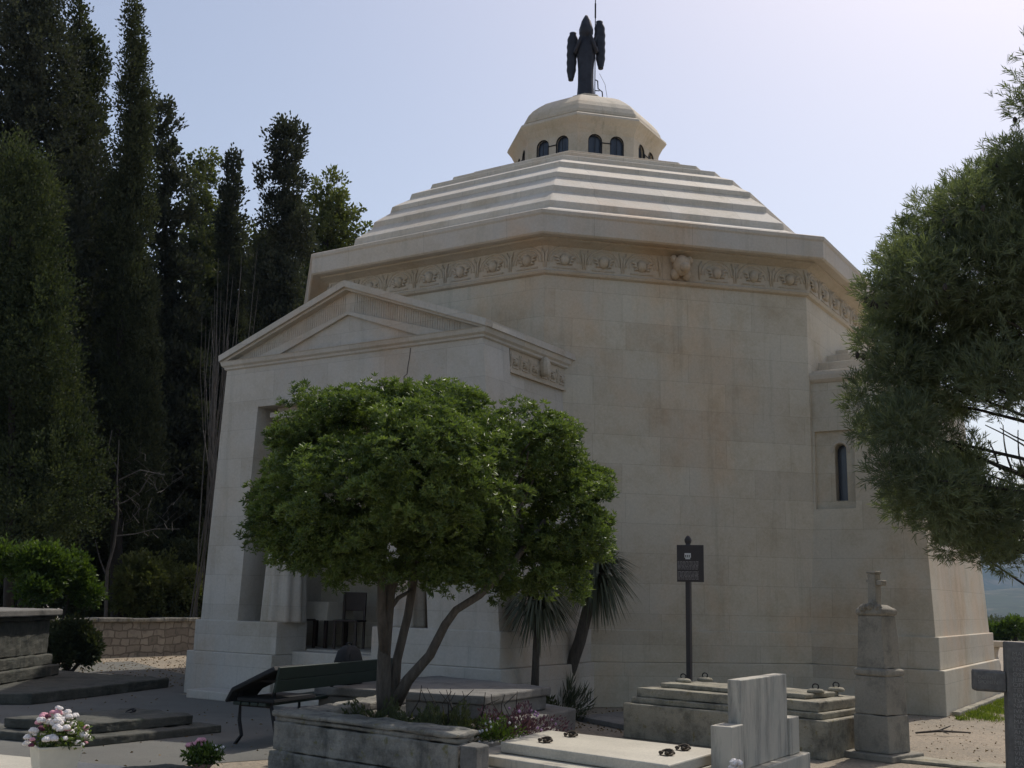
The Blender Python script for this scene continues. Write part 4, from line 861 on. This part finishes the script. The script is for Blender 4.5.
for k in range(40):
    w=MB(); q=bl[random.randrange(len(PB))]; c=Vector(q[:3])+Vector((random.uniform(-1,1),random.uniform(-1,1),-.8))*q[3]*.8; w.ball(c,(.022,.022,.034),7,6,jit=.1); w.build('cone',M_BARKD,pi)
# --- distance, right side: hedge, far trees, hills
def hedge(name,label,cs,d,n,mat,sz,grp=None):
    t=thing(name,label,'trees',tuple(at(cs[0][0],620,d)),0,grp); bl=[(*at(x,y,d+random.uniform(-1,1)*d*.03),r*d/FPX,r*d/FPX,r*d/FPX*.8) for x,y,r in cs]
    P,u,r,bt=blobpts(bl,n,.4,.1); soup('crown',leaves(P,u+RNG.normal(size=(n,3))*.5+np.array([0,0,.5]),RNG.uniform(.6,1.3,n)*sz,sz*.5),mat,t,np.clip(.5*bt+.5*RNG.random(n),0,1))
    w=MB()
    for q in bl: w.tube([(q[0],q[1],gz(q[0],q[1])),q[:3]],[.1,.04],6)
    w.build('trunk',M_BARKD,t)
hedge('tree_belt','sunny green bushes below the terrace behind the balustrade',[(960+k*11,630+random.uniform(-3,4),11) for k in range(16)],52,12000,M_LBUSH,.22)
far=MB(); 
w_pts=[]
for k in range(900):
    x=random.uniform(900,1300); d=random.uniform(190,420); y=619+ (1-d/420)*10+random.uniform(-1.5,3); c=at(x,y,d); r=random.uniform(1.5,3.2); w_pts.append((c.x,c.y,c.z-r*.8,r,r,r*1.2))
P,u,r,bt=blobpts(w_pts,42000,.6,.1); V=leaves(P,u+RNG.normal(size=P.shape)*.4,RNG.uniform(.5,1.2,len(P)),.45); tag(soup('far_wood',V,M_LDARK,None,np.clip(.4*bt+.6*RNG.random(len(P)),0,1)),kind='stuff')
def hillmat():
    m,t,b=nt('wooded_hillside'); P=pos(t)
    c=mix(t,ramp(t,noise(t,P,.006,8,.75),.52,.62),(.030,.045,.024),(.10,.095,.07)); c=mix(t,ramp(t,noise(t,P,.03,6,.8),.48,.6),c,(.02,.03,.018))
    t.links.new(c,b.inputs['Base Color']); b.inputs['Roughness'].default_value=1; return m
def ridge(name,dist,elev,seed,depth=900):
    rg=random.Random(seed); ph=[rg.uniform(0,6.28) for _ in range(5)]; rings=[]
    nA,nD=160,14
    for j in range(nD+1):
        q=j/nD; rr=dist+depth*q*1.6; prof=math.sin(math.pi*min(1,q*.5+.0))if q<1 else 0
        row=[]
        for i in range(nA+1):
            a=R(-10)+R(150)*i/nA; h=elev*(.75+.18*math.sin(a*5+ph[0])+.1*math.sin(a*13+ph[1])+.05*math.sin(a*31+ph[2]+j*.3))*math.sin(math.pi/2*min(1,q*1.4))
            row.append((CAM.x+rr*math.cos(a),CAM.y+rr*math.sin(a),-14.5+h+elev*.03*math.sin(a*57+j*1.3+ph[3])))
        rings.append(row)
    mb=MB(); n_=nA+1; vs=[p for r_ in rings for p in r_]; mb.add(vs,[(j*n_+i,j*n_+i+1,(j+1)*n_+i+1,(j+1)*n_+i) for j in range(nD) for i in range(nA)])
    return tag(mb.build(name,hillmat(),smooth=True),kind='structure')
ridge('hills',1300,75,4,500); ridge('hills',2600,400,9,900)
w=MB()
for k in range(7):
    c=at(985+k*6,594+random.uniform(-2,2),1500+40*k); s_=random.uniform(5,9); w.box(c.x-s_,c.x+s_,c.y-s_,c.y+s_,c.z-7,c.z+random.uniform(-2,1))
    o=w.build('house',plain('far_house_wall',(.7,.66,.6),.9) if k==0 else bpy.data.materials['far_house_wall']); tag(o,'tiny pale house on the distant wooded hillside','house','pale houses on the far hillside'); w=MB()
# ================================================================= light, air, render
el,az=math.atan(1.45/1.004),R(5)
sd=Vector((math.sin(az)*math.cos(el),math.cos(az)*math.cos(el),math.sin(el)))
sl_=bpy.data.lights.new('sun','SUN'); so=bpy.data.objects.new('sun',sl_); COL.objects.link(so); sl_.energy=2.45; sl_.angle=R(.6); sl_.color=(1,.95,.87)
so.rotation_euler=sd.to_track_quat('Z','Y').to_euler(); so.location=(0,0,60)
wd=bpy.data.worlds.new('World'); S.world=wd; wd.use_nodes=True; t=wd.node_tree; t.nodes.clear()
sk=t.nodes.new('ShaderNodeTexSky'); sk.sky_type='NISHITA'; sk.sun_disc=False; sk.sun_elevation=el; sk.sun_rotation=az; sk.air_density=1.0; sk.dust_density=1.45; sk.ozone_density=1.3
bg=t.nodes.new('ShaderNodeBackground'); bg.inputs[1].default_value=.13; ow=t.nodes.new('ShaderNodeOutputWorld'); mg=t.nodes.new('ShaderNodeMix'); mg.data_type='RGBA'; mg.blend_type='MULTIPLY'; mg.inputs[0].default_value=1; mg.inputs[7].default_value=(1.20,1.0,.85,1); t.links.new(sk.outputs[0],mg.inputs[6]); t.links.new(mg.outputs[2],bg.inputs[0]); t.links.new(bg.outputs[0],ow.inputs[0])
hz=MB(); hz.box(-6500,6500,-6500,6500,-16,640); ho=hz.build('haze',None); ho.data.materials.clear()
hm=bpy.data.materials.new('haze_air'); hm.use_nodes=True; t=hm.node_tree; t.nodes.clear(); om=t.nodes.new('ShaderNodeOutputMaterial'); pv=t.nodes.new('ShaderNodeVolumePrincipled')
pv.inputs['Color'].default_value=(.42,.66,1,1); pv.inputs['Density'].default_value=.00012; pv.inputs['Anisotropy'].default_value=0; t.links.new(pv.outputs[0],om.inputs['Volume']); ho.data.materials.append(hm); tag(ho,kind='stuff')
tx=bpy.data.textures.new('chips','CLOUDS'); tx.noise_scale=.22; tx.noise_depth=4
for o in list(S.objects):
    if o.type=='MESH' and o.data.materials and o.data.materials[0] in (M_OLD,M_OLD2,M_DARKST,M_TOMBP,M_OBEL) and len(o.data.polygons)<40 and not o.name.startswith(('rubble','coping','boss')):
        dmn=max(o.dimensions) if max(o.dimensions)>0 else 1
        a=o.modifiers.new('sub','SUBSURF'); a.subdivision_type='SIMPLE'; a.levels=a.render_levels=5 if dmn>1 else 3
        d_=o.modifiers.new('rough','DISPLACE'); d_.texture=tx; d_.texture_coords='GLOBAL'; d_.strength=.05 if o.data.materials[0] in (M_OLD,M_DARKST) else .022; d_.mid_level=.5
S.view_settings.view_transform='Standard'; S.view_settings.look='None'; S.view_settings.gamma=1; S.view_settings.use_curve_mapping=False; S.view_settings.exposure=.45
S.cycles.use_denoising=True; S.cycles.max_bounces=8; S.cycles.diffuse_bounces=4; S.cycles.transparent_max_bounces=6; S.cycles.sample_clamp_indirect=6; S.cycles.volume_bounces=0
